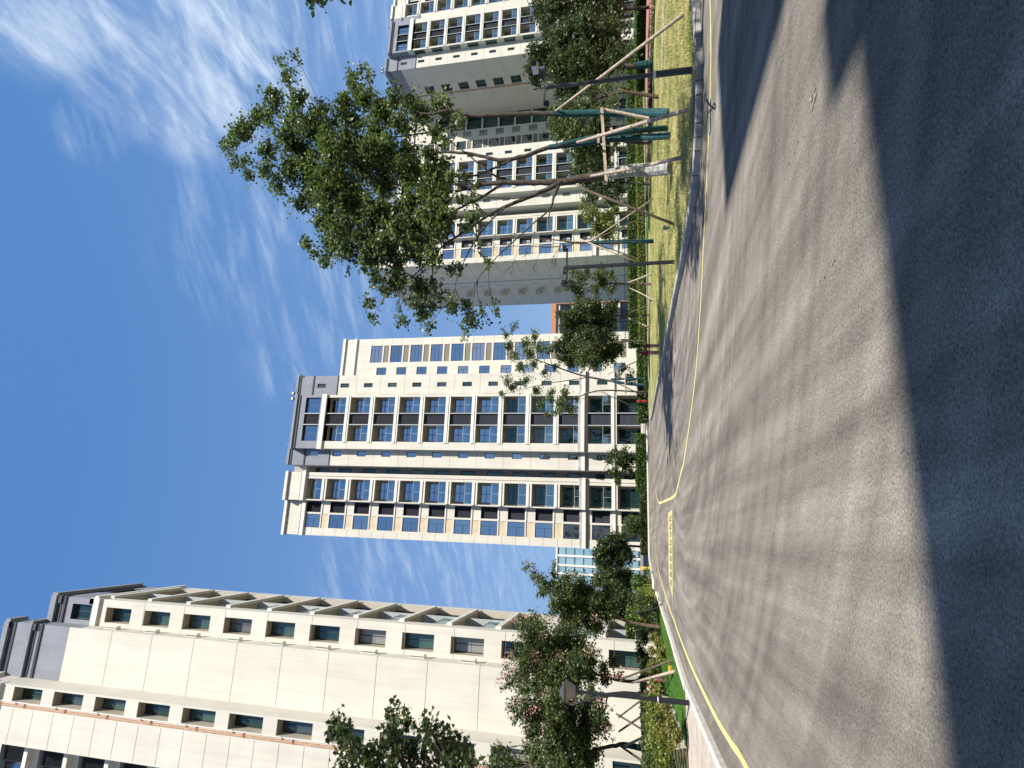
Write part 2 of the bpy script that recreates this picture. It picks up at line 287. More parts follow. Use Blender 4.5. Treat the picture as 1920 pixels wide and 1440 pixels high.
# ------------------------------------------------------------------ mesh helpers
def tag(o, label=None, cat=None, group=None, kind=None):
    if label: o['label'] = label
    if cat: o['category'] = cat
    if group: o['group'] = group
    if kind: o['kind'] = kind
    return o
def thing(name, loc, label, cat, group=None):
    o = bpy.data.objects.new(name, None); col.objects.link(o); o.location = loc; o.empty_display_size = .3
    return tag(o, label, cat, group)
class MB:
    def __init__(s): s.v = []; s.f = []; s.m = []
    def quad(s, a, b, c, d, mi=0):
        n = len(s.v); s.v += [tuple(a), tuple(b), tuple(c), tuple(d)]; s.f.append((n, n+1, n+2, n+3)); s.m.append(mi)
    def poly(s, pts, mi=0):
        n = len(s.v); s.v += [tuple(p) for p in pts]; s.f.append(tuple(range(n, n+len(pts)))); s.m.append(mi)
    def box(s, x0, x1, y0, y1, z0, z1, mi=0):
        n = len(s.v); s.v += [(x0,y0,z0),(x1,y0,z0),(x1,y1,z0),(x0,y1,z0),(x0,y0,z1),(x1,y0,z1),(x1,y1,z1),(x0,y1,z1)]
        for f in ((0,3,2,1),(4,5,6,7),(0,1,5,4),(1,2,6,5),(2,3,7,6),(3,0,4,7)): s.f.append(tuple(n+i for i in f)); s.m.append(mi)
    def obox(s, P, a, b, z0, z1, d0, d1, mi=0):                     # box in a facade frame
        n = len(s.v)
        for z in (z0, z1):
            for (q, d) in ((a,d1),(b,d1),(b,d0),(a,d0)): s.v.append(tuple(P(q, d, z)))
        for f in ((0,3,2,1),(4,5,6,7),(0,1,5,4),(1,2,6,5),(2,3,7,6),(3,0,4,7)): s.f.append(tuple(n+i for i in f)); s.m.append(mi)
    def tube(s, pts, rad, seg=8, mi=0, cap=True):
        pts = [Vector(p) for p in pts]; k = len(pts)
        if not hasattr(rad, '__len__'): rad = [rad]*k
        n = len(s.v); prev = None
        for i, p in enumerate(pts):
            d = (pts[min(i+1, k-1)]-pts[max(i-1, 0)]).normalized()
            if prev is None:
                a = d.orthogonal().normalized()
            else:
                a = (prev - d*prev.dot(d)).normalized()
            prev = a; b = d.cross(a)
            for j in range(seg):
                t_ = 2*math.pi*j/seg; s.v.append(tuple(p + (a*math.cos(t_)+b*math.sin(t_))*rad[i]))
        for i in range(k-1):
            for j in range(seg):
                j2 = (j+1) % seg; s.f.append((n+i*seg+j, n+i*seg+j2, n+(i+1)*seg+j2, n+(i+1)*seg+j)); s.m.append(mi)
        if cap:
            s.f.append(tuple(n+j for j in reversed(range(seg)))); s.m.append(mi)
            s.f.append(tuple(n+(k-1)*seg+j for j in range(seg))); s.m.append(mi)
    def mesh(s, name, mats, off=(0,0,0), smooth=False):
        me = bpy.data.meshes.new(name); o = Vector(off)
        me.from_pydata([tuple(Vector(v)-o) for v in s.v], [], s.f)
        for k in mats: me.materials.append(M[k])
        me.polygons.foreach_set('material_index', s.m)
        if smooth: me.polygons.foreach_set('use_smooth', [True]*len(s.f))
        me.update(); return me
    def build(s, name, mats, parent=None, smooth=False, loc=None):
        if isinstance(mats, str): mats = [mats]
        off = parent_loc(parent) if parent else (loc or (0, 0, 0))
        o = bpy.data.objects.new(name, s.mesh(name, mats, off, smooth)); col.objects.link(o)
        if parent: o.parent = parent
        elif loc: o.location = loc
        return o
def parent_loc(p):
    v = Vector((0, 0, 0))
    while p: v += Vector(p.location); p = p.parent
    return v
def link(o, parent):
    col.objects.link(o); o.parent = parent; return o
def copy_tree(o, parent=None):
    c = o.copy(); col.objects.link(c); c.parent = parent
    for ch in list(o.children): copy_tree(ch, c)
    return c

# ------------------------------------------------------------------ building kit
class Fr:                                                          # a facade frame: origin, run direction, outward normal
    def __init__(s, ox, oy, ux, uy, root, flip=1):
        s.o = Vector((ox, oy)); s.u = Vector((ux, uy)); s.n = Vector((uy, -ux)); s.root = root; s.rot = math.atan2(uy, ux)
    def P(s, q, d, z): p = s.o + s.u*q + s.n*d; return (p.x, p.y, z)
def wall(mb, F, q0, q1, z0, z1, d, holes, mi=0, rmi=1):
    """front face at outward offset d with openings; holes (q0,q1,z0,z1,depth,reveal material)"""
    qs = sorted({q0, q1, *[h[0] for h in holes], *[h[1] for h in holes]}); zs = sorted({z0, z1, *[h[2] for h in holes], *[h[3] for h in holes]})
    for i in range(len(qs)-1):
        run = None
        for j in range(len(zs)-1):
            cq, cz = (qs[i]+qs[i+1])/2, (zs[j]+zs[j+1])/2
            solid = not any(h[0] < cq < h[1] and h[2] < cz < h[3] for h in holes)
            if solid and run is None: run = zs[j]
            if (not solid or j == len(zs)-2) and run is not None:
                e = zs[j+1] if solid else zs[j]
                mb.quad(F.P(qs[i], d, run), F.P(qs[i+1], d, run), F.P(qs[i+1], d, e), F.P(qs[i], d, e), mi); run = None
    for h in holes:
        a, b, c, e, dp = h[:5]; rm = h[5] if len(h) > 5 else rmi; k = d-dp
        mb.quad(F.P(a,k,c), F.P(b,k,c), F.P(b,d,c), F.P(a,d,c), rm); mb.quad(F.P(a,d,e), F.P(b,d,e), F.P(b,k,e), F.P(a,k,e), rm)
        mb.quad(F.P(a,d,c), F.P(a,d,e), F.P(a,k,e), F.P(a,k,c), rm); mb.quad(F.P(b,k,c), F.P(b,k,e), F.P(b,d,e), F.P(b,d,c), rm)
        mb.quad(F.P(a,k,c), F.P(b,k,c), F.P(b,k,e), F.P(a,k,e), rm)
CACHE = {}
def win_meshes(w, h, style, gl='glass'):
    key = (round(w, 2), round(h, 2), style, gl)
    if key in CACHE: return CACHE[key]
    f = MB(); t = .06; dd = .05
    def bar(x0, x1, z0, z1, dp=dd): f.box(x0, x1, -dp, .02, z0, z1)
    bar(0, w, 0, t); bar(0, w, h-t, h); bar(0, t, t, h-t); bar(w-t, w, t, h-t)
    if style == 'slide':
        bar(w*.5-t/2, w*.5+t/2, t, h-t); bar(t, w-t, h*.72, h*.72+t*.9, dd-.006); bar(t, w-t, h*.36, h*.36+t*.6, dd-.006)
    elif style == 'tall':
        bar(t, w-t, h*.33, h*.33+t, dd-.006); bar(t, w-t, h*.66, h*.66+t*.7, dd-.006); bar(w*.72, w*.72+t, h*.33+t, h-t, dd-.003)
    elif style == 'case':
        bar(w*.62, w*.62+t, t, h-t); bar(t, w*.62, h*.45, h*.45+t, dd-.006)
    elif style == 'two':
        bar(w*.5-t/2, w*.5+t/2, t, h-t)
    p = MB(); p.box(t*.5, w-t*.5, 0, .014, t*.5, h-t*.5)
    CACHE[key] = (f.mesh('window', ['frame']), p.mesh('pane', [gl])); return CACHE[key]
def window(F, q, d, z, w, h, style='slide', gl='glass', name='window'):
    fm, pm = win_meshes(w, h, style, gl)
    o = bpy.data.objects.new(name, fm); link(o, F.root); o.location = Vector(F.P(q, d, z))-parent_loc(F.root); o.rotation_euler = (0, 0, F.rot)
    p = bpy.data.objects.new('pane', pm); link(p, o); return o
def louvre(F, q, d, z, w, h):
    key = ('L', round(w, 2), round(h, 2))
    if key not in CACHE:
        m_ = MB(); m_.box(0, w, .10, .13, 0, h, 1); n = int(h/.155)
        for k in range(n):
            z_ = .04+k*(h-.06)/n
            m_.poly([(0,-.0,z_), (w,0,z_), (w,.10,z_+.075), (0,.10,z_+.075)], 0)
            m_.poly([(0,-.0,z_-.02), (w,0,z_-.02), (w,0,z_), (0,0,z_)], 0)
        CACHE[key] = m_.mesh('louvre', ['louv', 'dgrey'])
    o = bpy.data.objects.new('louvre', CACHE[key]); link(o, F.root); o.location = Vector(F.P(q, d, z))-parent_loc(F.root); o.rotation_euler = (0, 0, F.rot); return o
def balustrade(F, q, d, z, w, h=1.15):
    key = ('B', round(w, 2), round(h, 2))
    if key not in CACHE:
        m_ = MB(); m_.box(.02, w-.02, 0, .012, .02, h-.05, 0); m_.box(0, w, -.03, .04, h-.05, h, 1); m_.box(w/2-.02, w/2+.02, -.015, .028, .02, h-.05, 1)
        CACHE[key] = m_.mesh('glass_balustrade', ['bal', 'lgrey'])
    o = bpy.data.objects.new('glass_balustrade', CACHE[key]); link(o, F.root); o.location = Vector(F.P(q, d, z))-parent_loc(F.root); o.rotation_euler = (0, 0, F.rot); return o
def ac_unit(F, q, d, z):
    if 'AC' not in CACHE:
        m_ = MB(); m_.box(0, .85, 0, .32, 0, .62, 0)
        ring = [(.30+.22*math.cos(t*math.pi/8), -.006, .31+.22*math.sin(t*math.pi/8)) for t in range(16)]; m_.poly(ring[::-1], 1)
        m_.box(.28, .32, -.02, -.007, .10, .52, 0); m_.box(.10, .50, -.02, -.007, .29, .33, 0)
        m_.box(.05, .15, .02, .30, -.1, 0, 1); m_.box(.70, .80, .02, .30, -.1, 0, 1)
        CACHE['AC'] = m_.mesh('air_conditioner', ['acm', 'dgrey'])
    o = bpy.data.objects.new('air_conditioner', CACHE['AC']); link(o, F.root); o.location = Vector(F.P(q, d, z))-parent_loc(F.root); o.rotation_euler = (0, 0, F.rot); return o

Z0, PH, NF = .22, 4.08, 13
def zk(k): return Z0+PH*k
def joints(mb, F, q0, q1, d, zs, mi, t=.035):
    for z in zs: mb.obox(F.P, q0, q1, z-t/2, z+t/2, d+.001, d+.004, mi)

def tower(name, label, A, B, mir, louvre_ac=False, rear=True, west=False):
    """one apartment tower of the estate; local run 0 at its low end; mir mirrors it"""
    root = thing(name, (A, B+80, 0), label, 'building')
    s = -1 if mir else 1
    def F(b):                                                     # south-facing frame; q is always the prototype coordinate
        return Fr(A, b+B, 1, 0, root)
    def X(q0, q1):
        return (q0, q1) if not mir else (-q1, -q0)
    wl = MB(); tr = MB()
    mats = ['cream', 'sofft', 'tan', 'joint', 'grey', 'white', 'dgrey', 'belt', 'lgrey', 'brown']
    TOPZ = zk(12)
    # --- M bay: two balconies with a louvred slot between them
    f = F(80); a, b = X(10.05, 18.5); hs = []
    for k in range(NF):
        z0, z1 = zk(k)+.45, zk(k+1)-.35
        if k == 12: z0, z1 = zk(12)+.75, zk(12)+3.35
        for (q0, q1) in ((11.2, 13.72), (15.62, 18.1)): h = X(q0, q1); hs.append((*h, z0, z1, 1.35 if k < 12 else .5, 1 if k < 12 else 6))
        h = X(13.86, 15.48); hs.append((*h, z0, z1, .35, 6))
    wall(wl, f, a, b, 0, zk(12)-.35, 0, [h for h in hs if h[2] < zk(12)-.4])
    wall(wl, f, a, b, zk(12)+.42, 54.3, 0, [h for h in hs if h[2] > zk(12)], 4)
    wl.obox(f.P, a-.1, b+.1, zk(12)-.35, zk(12)+.42, -1, .28, 5)
    for z in (53.95,): wl.obox(f.P, a-.15, b+.15, z, z+.4, -1.3, .30, 4)
    wl.obox(f.P, a-.02, b+.02, 53.5, 53.72, -.5, .12, 6)
    for k in range(NF):
        z0, z1 = zk(k)+.45, zk(k+1)-.35
        if k == 12: z0, z1 = zk(12)+.75, zk(12)+3.35
        if 0 < k < 12:
            h = X(11.05, 18.25); wl.obox(f.P, h[0], h[1], zk(k)-.05, zk(k)+.40, 0, .14, 5); wl.obox(f.P, h[0], h[1], zk(k)-.32, zk(k)-.12, 0, .08, 5)
        for (q0, q1) in ((11.2, 13.72), (15.62, 18.1)):
            h = X(q0, q1)
            if k < 12:
                if k > 0: balustrade(f, h[0]+.02, -.16, z0+.03, h[1]-h[0]-.04)
                window(f, h[0]+.25, -1.30, z0+.05, h[1]-h[0]-.5, z1-z0-.35, 'slide', 'glass' if k > 4 else 'glass2')
            else: window(f, h[0]+.03, -.42, z0+.03, h[1]-h[0]-.06, z1-z0-.06, 'two')
        h = X(13.86, 15.48); louvre(f, h[0]+.02, -.22, z0+.03, h[1]-h[0]-.04, z1-z0-.06)
        for q in (13.79, 15.55):
            h = X(q-.07, q+.07); wl.obox(f.P, h[0], h[1], z0, z1, -.3, .03, 8)
    joints(wl, f, a, X(10.05, 11.0)[1] if not mir else b, .0, [zk(k)-.36 for k in range(1, 12)], 3) if not mir else joints(wl, f, X(10.05, 11.0)[0], b, 0, [zk(k)-.36 for k in range(1, 12)], 3)
    # M side returns
    for q in (10.05, 18.5):
        x = A+s*q
        wl.quad((x, B+80, 0), (x, B+84, 0), (x, B+84, zk(12)), (x, B+80, zk(12)), 0)
        wl.quad((x, B+80, zk(12)), (x, B+84, zk(12)), (x, B+84, 54.3), (x, B+80, 54.3), 4)
    for q in (18.5,):
        fq = Fr(A+s*q, B+80, 0, 1, root) if not mir else Fr(A+s*q, B+81.3, 0, -1, root)
        for k in range(1, 12): wl.obox(fq.P, .15, 1.15, zk(k)+.75, zk(k)+3.2, .0, .012, 6); window(fq, .2, .03, zk(k)+.8, .9, 2.35, 'two', 'glass2', 'side_window')
    # --- S strip and SR strip with small windows
    for (q0, q1, bb, top, w0, w1, nm) in ((7.6, 10.05, 81.3, 55.4, 9.05, 9.85, 's'), (18.5, 22.0, 81.3, 55.4, 20.0, 20.7, 'r')):
        f = F(bb); a, b = X(q0, q1); h = X(w0, w1)
        hs = [(*h, zk(k)+1.0, zk(k)+2.5, .22, 5) for k in range(NF)]
        wall(wl, f, a, b, 0, 48.1, 0, [t for t in hs if t[2] < 48]); wall(wl, f, a, b, 48.1, top, 0, [t for t in hs if t[2] > 48], 4)
        for z, t, m_ in ((top-.4, .4, 4), (top-.75, .18, 6), (52.3, .2, 6), (48.05, .1, 6)): wl.obox(f.P, a-.02, b+.02, z, z+t, -.4, .22 if m_ == 4 else .1, m_)
        joints(wl, f, a, b, 0, [zk(k)-.3 for k in range(1, 12)], 3)
        for k in range(NF): window(f, h[0]+.02, -.16, zk(k)+1.02, h[1]-h[0]-.04, 1.46, 'two' if nm == 'r' else 'plain', 'glass' if nm == 's' else 'glass2', 'small_window')
    x = A+s*7.6; wl.quad((x, B+81.3, 0), (x, B+85, 0), (x, B+85, 55.4), (x, B+81.3, 55.4), 0)
    # --- recess between S and the A bay, its deep shade painted in dark tones
    f = F(84.6); a, b = X(6.6, 7.6); hs = [(*X(6.7, 7.45), zk(k)+.7, zk(k)+2.9, .15, 6) for k in range(NF)]
    wall(wl, f, a, b, 0, 56, 0, hs, 7)
    for k in range(NF): h = X(6.7, 7.45); window(f, h[0], -.1, zk(k)+.72, .75, 2.16, 'plain', 'glass2', 'recess_window')
    # --- A bay
    f = F(82.8); a, b = X(2.25, 6.6); z = []
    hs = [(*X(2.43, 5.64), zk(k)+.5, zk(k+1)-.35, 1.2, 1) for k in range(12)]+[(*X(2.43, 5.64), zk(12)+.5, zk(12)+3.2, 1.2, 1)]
    wall(wl, f, a, b, 0, 53.1, 0, hs)
    wl.obox(f.P, a-.06, b+.9 if not mir else b+.06, 52.55, 53.15, -.5, .32, 5); wl.obox(f.P, a, b, 53.15, 53.45, -1, -.06, 7)
    wl.obox(f.P, a, b, 53.45, 55.35, -1, .02, 0); wl.obox(f.P, a, b, 55.35, 55.65, -1, -.05, 7); wl.obox(f.P, a-.1, b+.1, 55.65, 56.1, -1.2, .35, 5)
    h = X(6.0, 6.08); wl.obox(f.P, h[0], h[1], .2, 52.5, 0, .004, 3)
    for k in range(NF):
        h = X(2.43, 5.64); z0, z1 = zk(k)+.5, (zk(k+1)-.35 if k < 12 else zk(12)+3.2)
        if k: wl.obox(f.P, h[0]-.05, h[1]+.02, zk(k)+.05, zk(k)+.46, 0, .20, 5); wl.obox(f.P, h[0]-.05, h[1]+.02, zk(k)-.32, zk(k)-.02, 0, .10, 5); balustrade(f, h[0]+.02, -.14, z0+.03, h[1]-h[0]-.04)
        window(f, h[0]+.3, -1.14, z0+.05, h[1]-h[0]-.6, z1-z0-.35, 'slide', 'glass' if k > 4 else 'glass2')
    x = A+s*2.25; wl.quad((x, B+82.8, 0), (x, B+84, 0), (x, B+84, 56.1), (x, B+82.8, 56.1), 0)
    x = A+s*6.6; wl.quad((x, B+82.8, 0), (x, B+85, 0), (x, B+85, 55), (x, B+82.8, 55), 0)
    # --- B bay: louvre slot, window over tan spandrel, jointed corner strip
    f = F(83.8); a, b = X(-3.05, 2.25)
    hs = []
    for k in range(NF):
        z0, z1 = zk(k)+.75, zk(k)+3.30
        hs.append((*X(.48, 2.15), z0, z1, .38, 6)); hs.append((*X(-1.87, .2), z0, z1, .2, 5))
        if k: hs.append((*X(-1.87, .2), zk(k)-.55, zk(k)+.55, .09, 2))
    wall(wl, f, a, b, 0, 53.1, 0, hs)
    wl.obox(f.P, a-.06, b+.02, 52.55, 53.15, -.5, .30, 5); wl.obox(f.P, a, b, 53.15, 53.45, -1, -.06, 7)
    wl.obox(f.P, a, b, 53.45, 55.5, -1, .02, 0); wl.obox(f.P, a, b, 55.5, 55.8, -1, -.05, 7); wl.obox(f.P, a-.1, b+.04, 55.8, 56.25, -1.2, .33, 5)
    for k in range(NF):
        z0, z1 = zk(k)+.75, zk(k)+3.30; h = X(.48, 2.15)
        if louvre_ac: ac_unit(f, h[0]+.12, -.36, z0+.5)
        else: louvre(f, h[0]+.02, -.28, z0+.02, h[1]-h[0]-.04, z1-z0-.04)
        h = X(-1.87, .2); window(f, h[0]+.02, -.14, z0+.02, h[1]-h[0]-.04, z1-z0-.04, 'case')
        if k: h = X(.3, 2.2); wl.obox(f.P, h[0], h[1], zk(k)+.5, zk(k)+.72, 0, .10, 5)
    q = X(-3.05, -1.95); joints(wl, f, q[0], q[1], 0, [zk(k)+j*PH/2 for k in range(1, 13) for j in (0, 1)], 3)
    # --- belt course over the two lowest storeys
    for (q0, q1, bb) in ((10.05, 18.5, 80), (7.6, 10.0, 81.3), (18.55, 22.0, 81.3), (2.25, 6.6, 82.8), (-3.05, 2.2, 83.8)):
        f = F(bb); a, b = X(q0, q1); wl.obox(f.P, a-.05, b+.05, 8.45, 8.95, -.2, .40, 5); wl.obox(f.P, a-.03, b+.03, 8.95, 9.35, -.2, .30, 7); wl.obox(f.P, a-.03, b+.03, 8.15, 8.45, -.2, .12, 7)
        wl.obox(f.P, a, b, 4.3, 4.75, -.2, .22, 5); wl.obox(f.P, a, b, 0, .45, -.2, .10, 7)
    # --- end walls
    x = A+s*(-3.05); bw = 107.5 if west else 96
    fw = Fr(A+s*(-3.05), B+bw, 0, -1, root) if not mir else Fr(A+s*(-3.05), B+83.8, 0, 1, root)
    ln = bw-83.8
    if west:                                                     # the shaded end wall with a window column and boxed ledges
        Q = lambda b0, b1: (bw-b1, bw-b0)
        hs = [(*Q(94.0, 95.5), zk(k)+1.0, zk(k)+2.5, .25, 6) for k in range(1, NF)]+[(*Q(97.2, 98.6), zk(k)+.9, zk(k)+1.9, .25, 6) for k in range(1, NF)]
        wall(wl, fw, 0, ln, 0, 56.1, 0, hs)
        for k in range(1, NF):
            h = Q(94.0, 95.5); window(fw, h[0], -.2, zk(k)+1.0, 1.5, 1.5, 'two', 'glass2', 'side_window')
            h = Q(97.2, 98.6); wl.obox(fw.P, h[0]-.5, h[1]+.5, zk(k)+.35, zk(k)+.5, 0, .95, 5); wl.obox(fw.P, h[0]-.5, h[0]-.38, zk(k)+.5, zk(k)+2.3, 0, .95, 2)
            ac_unit(fw, h[0]-.2, .45, zk(k)+.62)
        joints(wl, fw, Q(85, 93)[0]-.0, Q(83.8, 93)[1], 0, [zk(k)+j*PH/2 for k in range(1, 13) for j in (0, 1)], 3)
        joints(wl, fw, 0, Q(100, bw)[1], 0, [zk(k)+j*PH/2 for k in range(1, 13) for j in (0, 1)], 3)
        wl.obox(fw.P, Q(93.2, 93.5)[0], Q(93.2, 93.5)[1], 1, 55.5, 0, .12, 8)
        wl.obox(fw.P, -.1, ln+.1, 55.7, 56.12, -.3, .25, 5)
    else:
        wall(wl, fw, 0, ln, 0, 56.1, 0, []); joints(wl, fw, 0, ln, 0, [zk(k) for k in range(1, 13)], 3)
    # inner end wall next to the rear wing (window column, pipe rail)
    fe = Fr(A+22.0, B+81.3, 0, 1, root) if not mir else Fr(A-22.0, B+98, 0, -1, root)
    E_ = (lambda b0, b1: (b0-81.3, b1-81.3)) if not mir else (lambda b0, b1: (98-b1, 98-b0))
    hs = [(*E_(87.0, 89.3), zk(k)+.8, zk(k)+3.1, .5, 1) for k in range(NF-1)]
    e0, e1 = E_(81.3, 92.6)
    wall(wl, fe, e0, e1, 0, 51.5, 0, [h for h in hs if h[3] < 51]); wall(wl, fe, e0, e1, 51.5, 55.4, 0, [], 4)
    wl.obox(fe.P, e0, e1, 55.0, 55.42, -.3, .25, 4); wl.obox(fe.P, e0, e1, 54.2, 54.4, -.3, .1, 6)
    for k in range(NF-1): h = E_(87.0, 89.3); window(fe, h[0]+.02, -.42, zk(k)+.82, 2.26, 2.26, 'two', 'glass2', 'side_window')
    h = E_(81.35, 86.6); joints(wl, fe, h[0], h[1], 0, [zk(k) for k in range(1, 13)], 3)
    h = E_(89.9, 92.5); joints(wl, fe, h[0], h[1], 0, [zk(k)+j*PH/2 for k in range(1, 13) for j in (0, 1)], 3)
    pr = MB()
    for dq in (0, .22): h = E_(89.5+dq, 89.58+dq); pr.obox(fe.P, h[0], h[1], 6, 51, .02, .10)
    pr.build('pipe_run', 'pipe', root)
    # --- rear wing
    if rear:
        f = F(98); a, b = X(22.0, 33.8); hs = []
        zr = [36.9-PH*k for k in range(-4, 9)]
        for z in zr:
            if z+2.35 < 54:
                hs.append((*X(29.0, 32.4), z+2.15-2.3, z+2.25, .18, 5)); hs.append((*X(29.0, 32.4), z-1.5, z-.45, .08, 9)); hs.append((*X(26.35, 28.0), z-1.3+.0, z+.7, .18, 5))
        hs = [h for h in hs if h[2] > .3]
        hs += [(*X(22.1, 25.9), zk(k)+.25, zk(k)+3.9, .9, 6) for k in range(NF-1)]  # recess lined in charcoal, its deep shade painted in
        wall(wl, f, a, b, 0, 54.6, 0, hs)
        wl.obox(f.P, a-.02, b+.05, 54.4, 54.9, -.5, .28, 5); wl.obox(f.P, a, b, 54.9, 56.7, -1, .02, 0); wl.obox(f.P, a-.05, b+.1, 56.8, 57.3, -1.2, .30, 5); wl.obox(f.P, a, b, 56.7, 56.8, -1, -.04, 7)
        for z in zr:
            if 0.5 < z-1.4 and z+2.35 < 54:
                h = X(29.0, 32.4); window(f, h[0]+.02, -.12, z-.13, 3.36, 2.36, 'tall', 'glass', 'wing_window')
                h = X(26.35, 28.0); window(f, h[0]+.02, -.12, z-1.28, 1.61, 1.96, 'case', 'glass', 'wing_window')
        for k in range(NF-1): h = X(22.1, 25.9); window(f, h[0]+.05, -.8, zk(k)+.3, 3.7, 3.55, 'slide', 'glass2', 'stair_window')
        q = X(32.5, 33.75); joints(wl, f, q[0], q[1], 0, [zk(k)+j*PH/2 for k in range(1, 13) for j in (0, 1)], 3)
        wl.obox(f.P, a, b, 8.45, 8.95, -.2, .4, 5); wl.obox(f.P, a, b, 8.95, 9.35, -.2, .28, 7); wl.obox(f.P, a, b, 0, .45, -.2, .1, 7)
        x = A+s*33.8; wl.quad((x, B+98, 0), (x, B+110, 0), (x, B+110, 57.3), (x, B+98, 57.3), 0)
    # --- body (solid back, roofs)
    def solid(q0, q1, b0, b1, z1, mi=0):
        h = X(q0, q1); wl.box(A+h[0], A+h[1], B+b0, B+b1, 0, z1, mi)
    solid(-3.0, 2.2, 84.35, bw-.05, 56.0); solid(2.2, 6.55, 84.15, bw-.3, 55.9); solid(6.6, 7.6, 84.95, bw-.3, 55.8); solid(7.65, 10.0, 81.8, bw-.3, 55.0)
    solid(10.1, 18.45, 81.5, bw-.3, 54.25, 4); solid(18.5, 21.4, 81.8, 98.4, 55.1, 4); solid(18.5, 21.9, 92.6, 98.9, 55.0)
    if rear: solid(21.4, 33.7, 98.95, 110, 56.9)
    wl.build('wall', mats, root)
    # --- roof clutter: lightning rods, flood lights
    rf = MB()
    for q, bb, z in ((10.6, 80.4, 54.3), (17.9, 80.4, 54.3), (8.2, 81.6, 55.4), (3, 83.2, 56.1), (21, 81.6, 55.4)):
        x = A+s*q; rf.tube([(x, B+bb, z), (x, B+bb, z+1.1)], .025, 5)
    rf.build('lightning_rod', 'lgrey', root)
    return root, F, X
T1 = tower('apartment_tower', 'cream apartment tower with grey top standing alone straight ahead beyond the road', 0, 0, False)
T2 = tower('apartment_tower', 'cream apartment tower behind the tall plane trees, its wide end wall in shade', 54.4, 19.4, False, louvre_ac=True, rear=False, west=True)
T3 = tower('apartment_tower', 'cream apartment tower cut off by the photo edge, behind the dark bushy garden trees', 119, 17.5, True)
for (root, x, y, z) in ((T1[0], 18.0, 80.2, 54.3), (T3[0], 119-21.5, 99.2, 55.4)):
    fl = MB()
    for dx in (0, .9):
        fl.box(x+dx-.25, x+dx+.25, y-.15, y+.15, z+.6, z+1.05, 0); fl.box(x+dx-.17, x+dx+.17, y-.165, y-.151, z+.68, z+.97, 1); fl.box(x+dx-.03, x+dx+.03, y-.03, y+.03, z, z+.6, 0)
    fl.build('floodlight', ['black', 'wplast'], root)

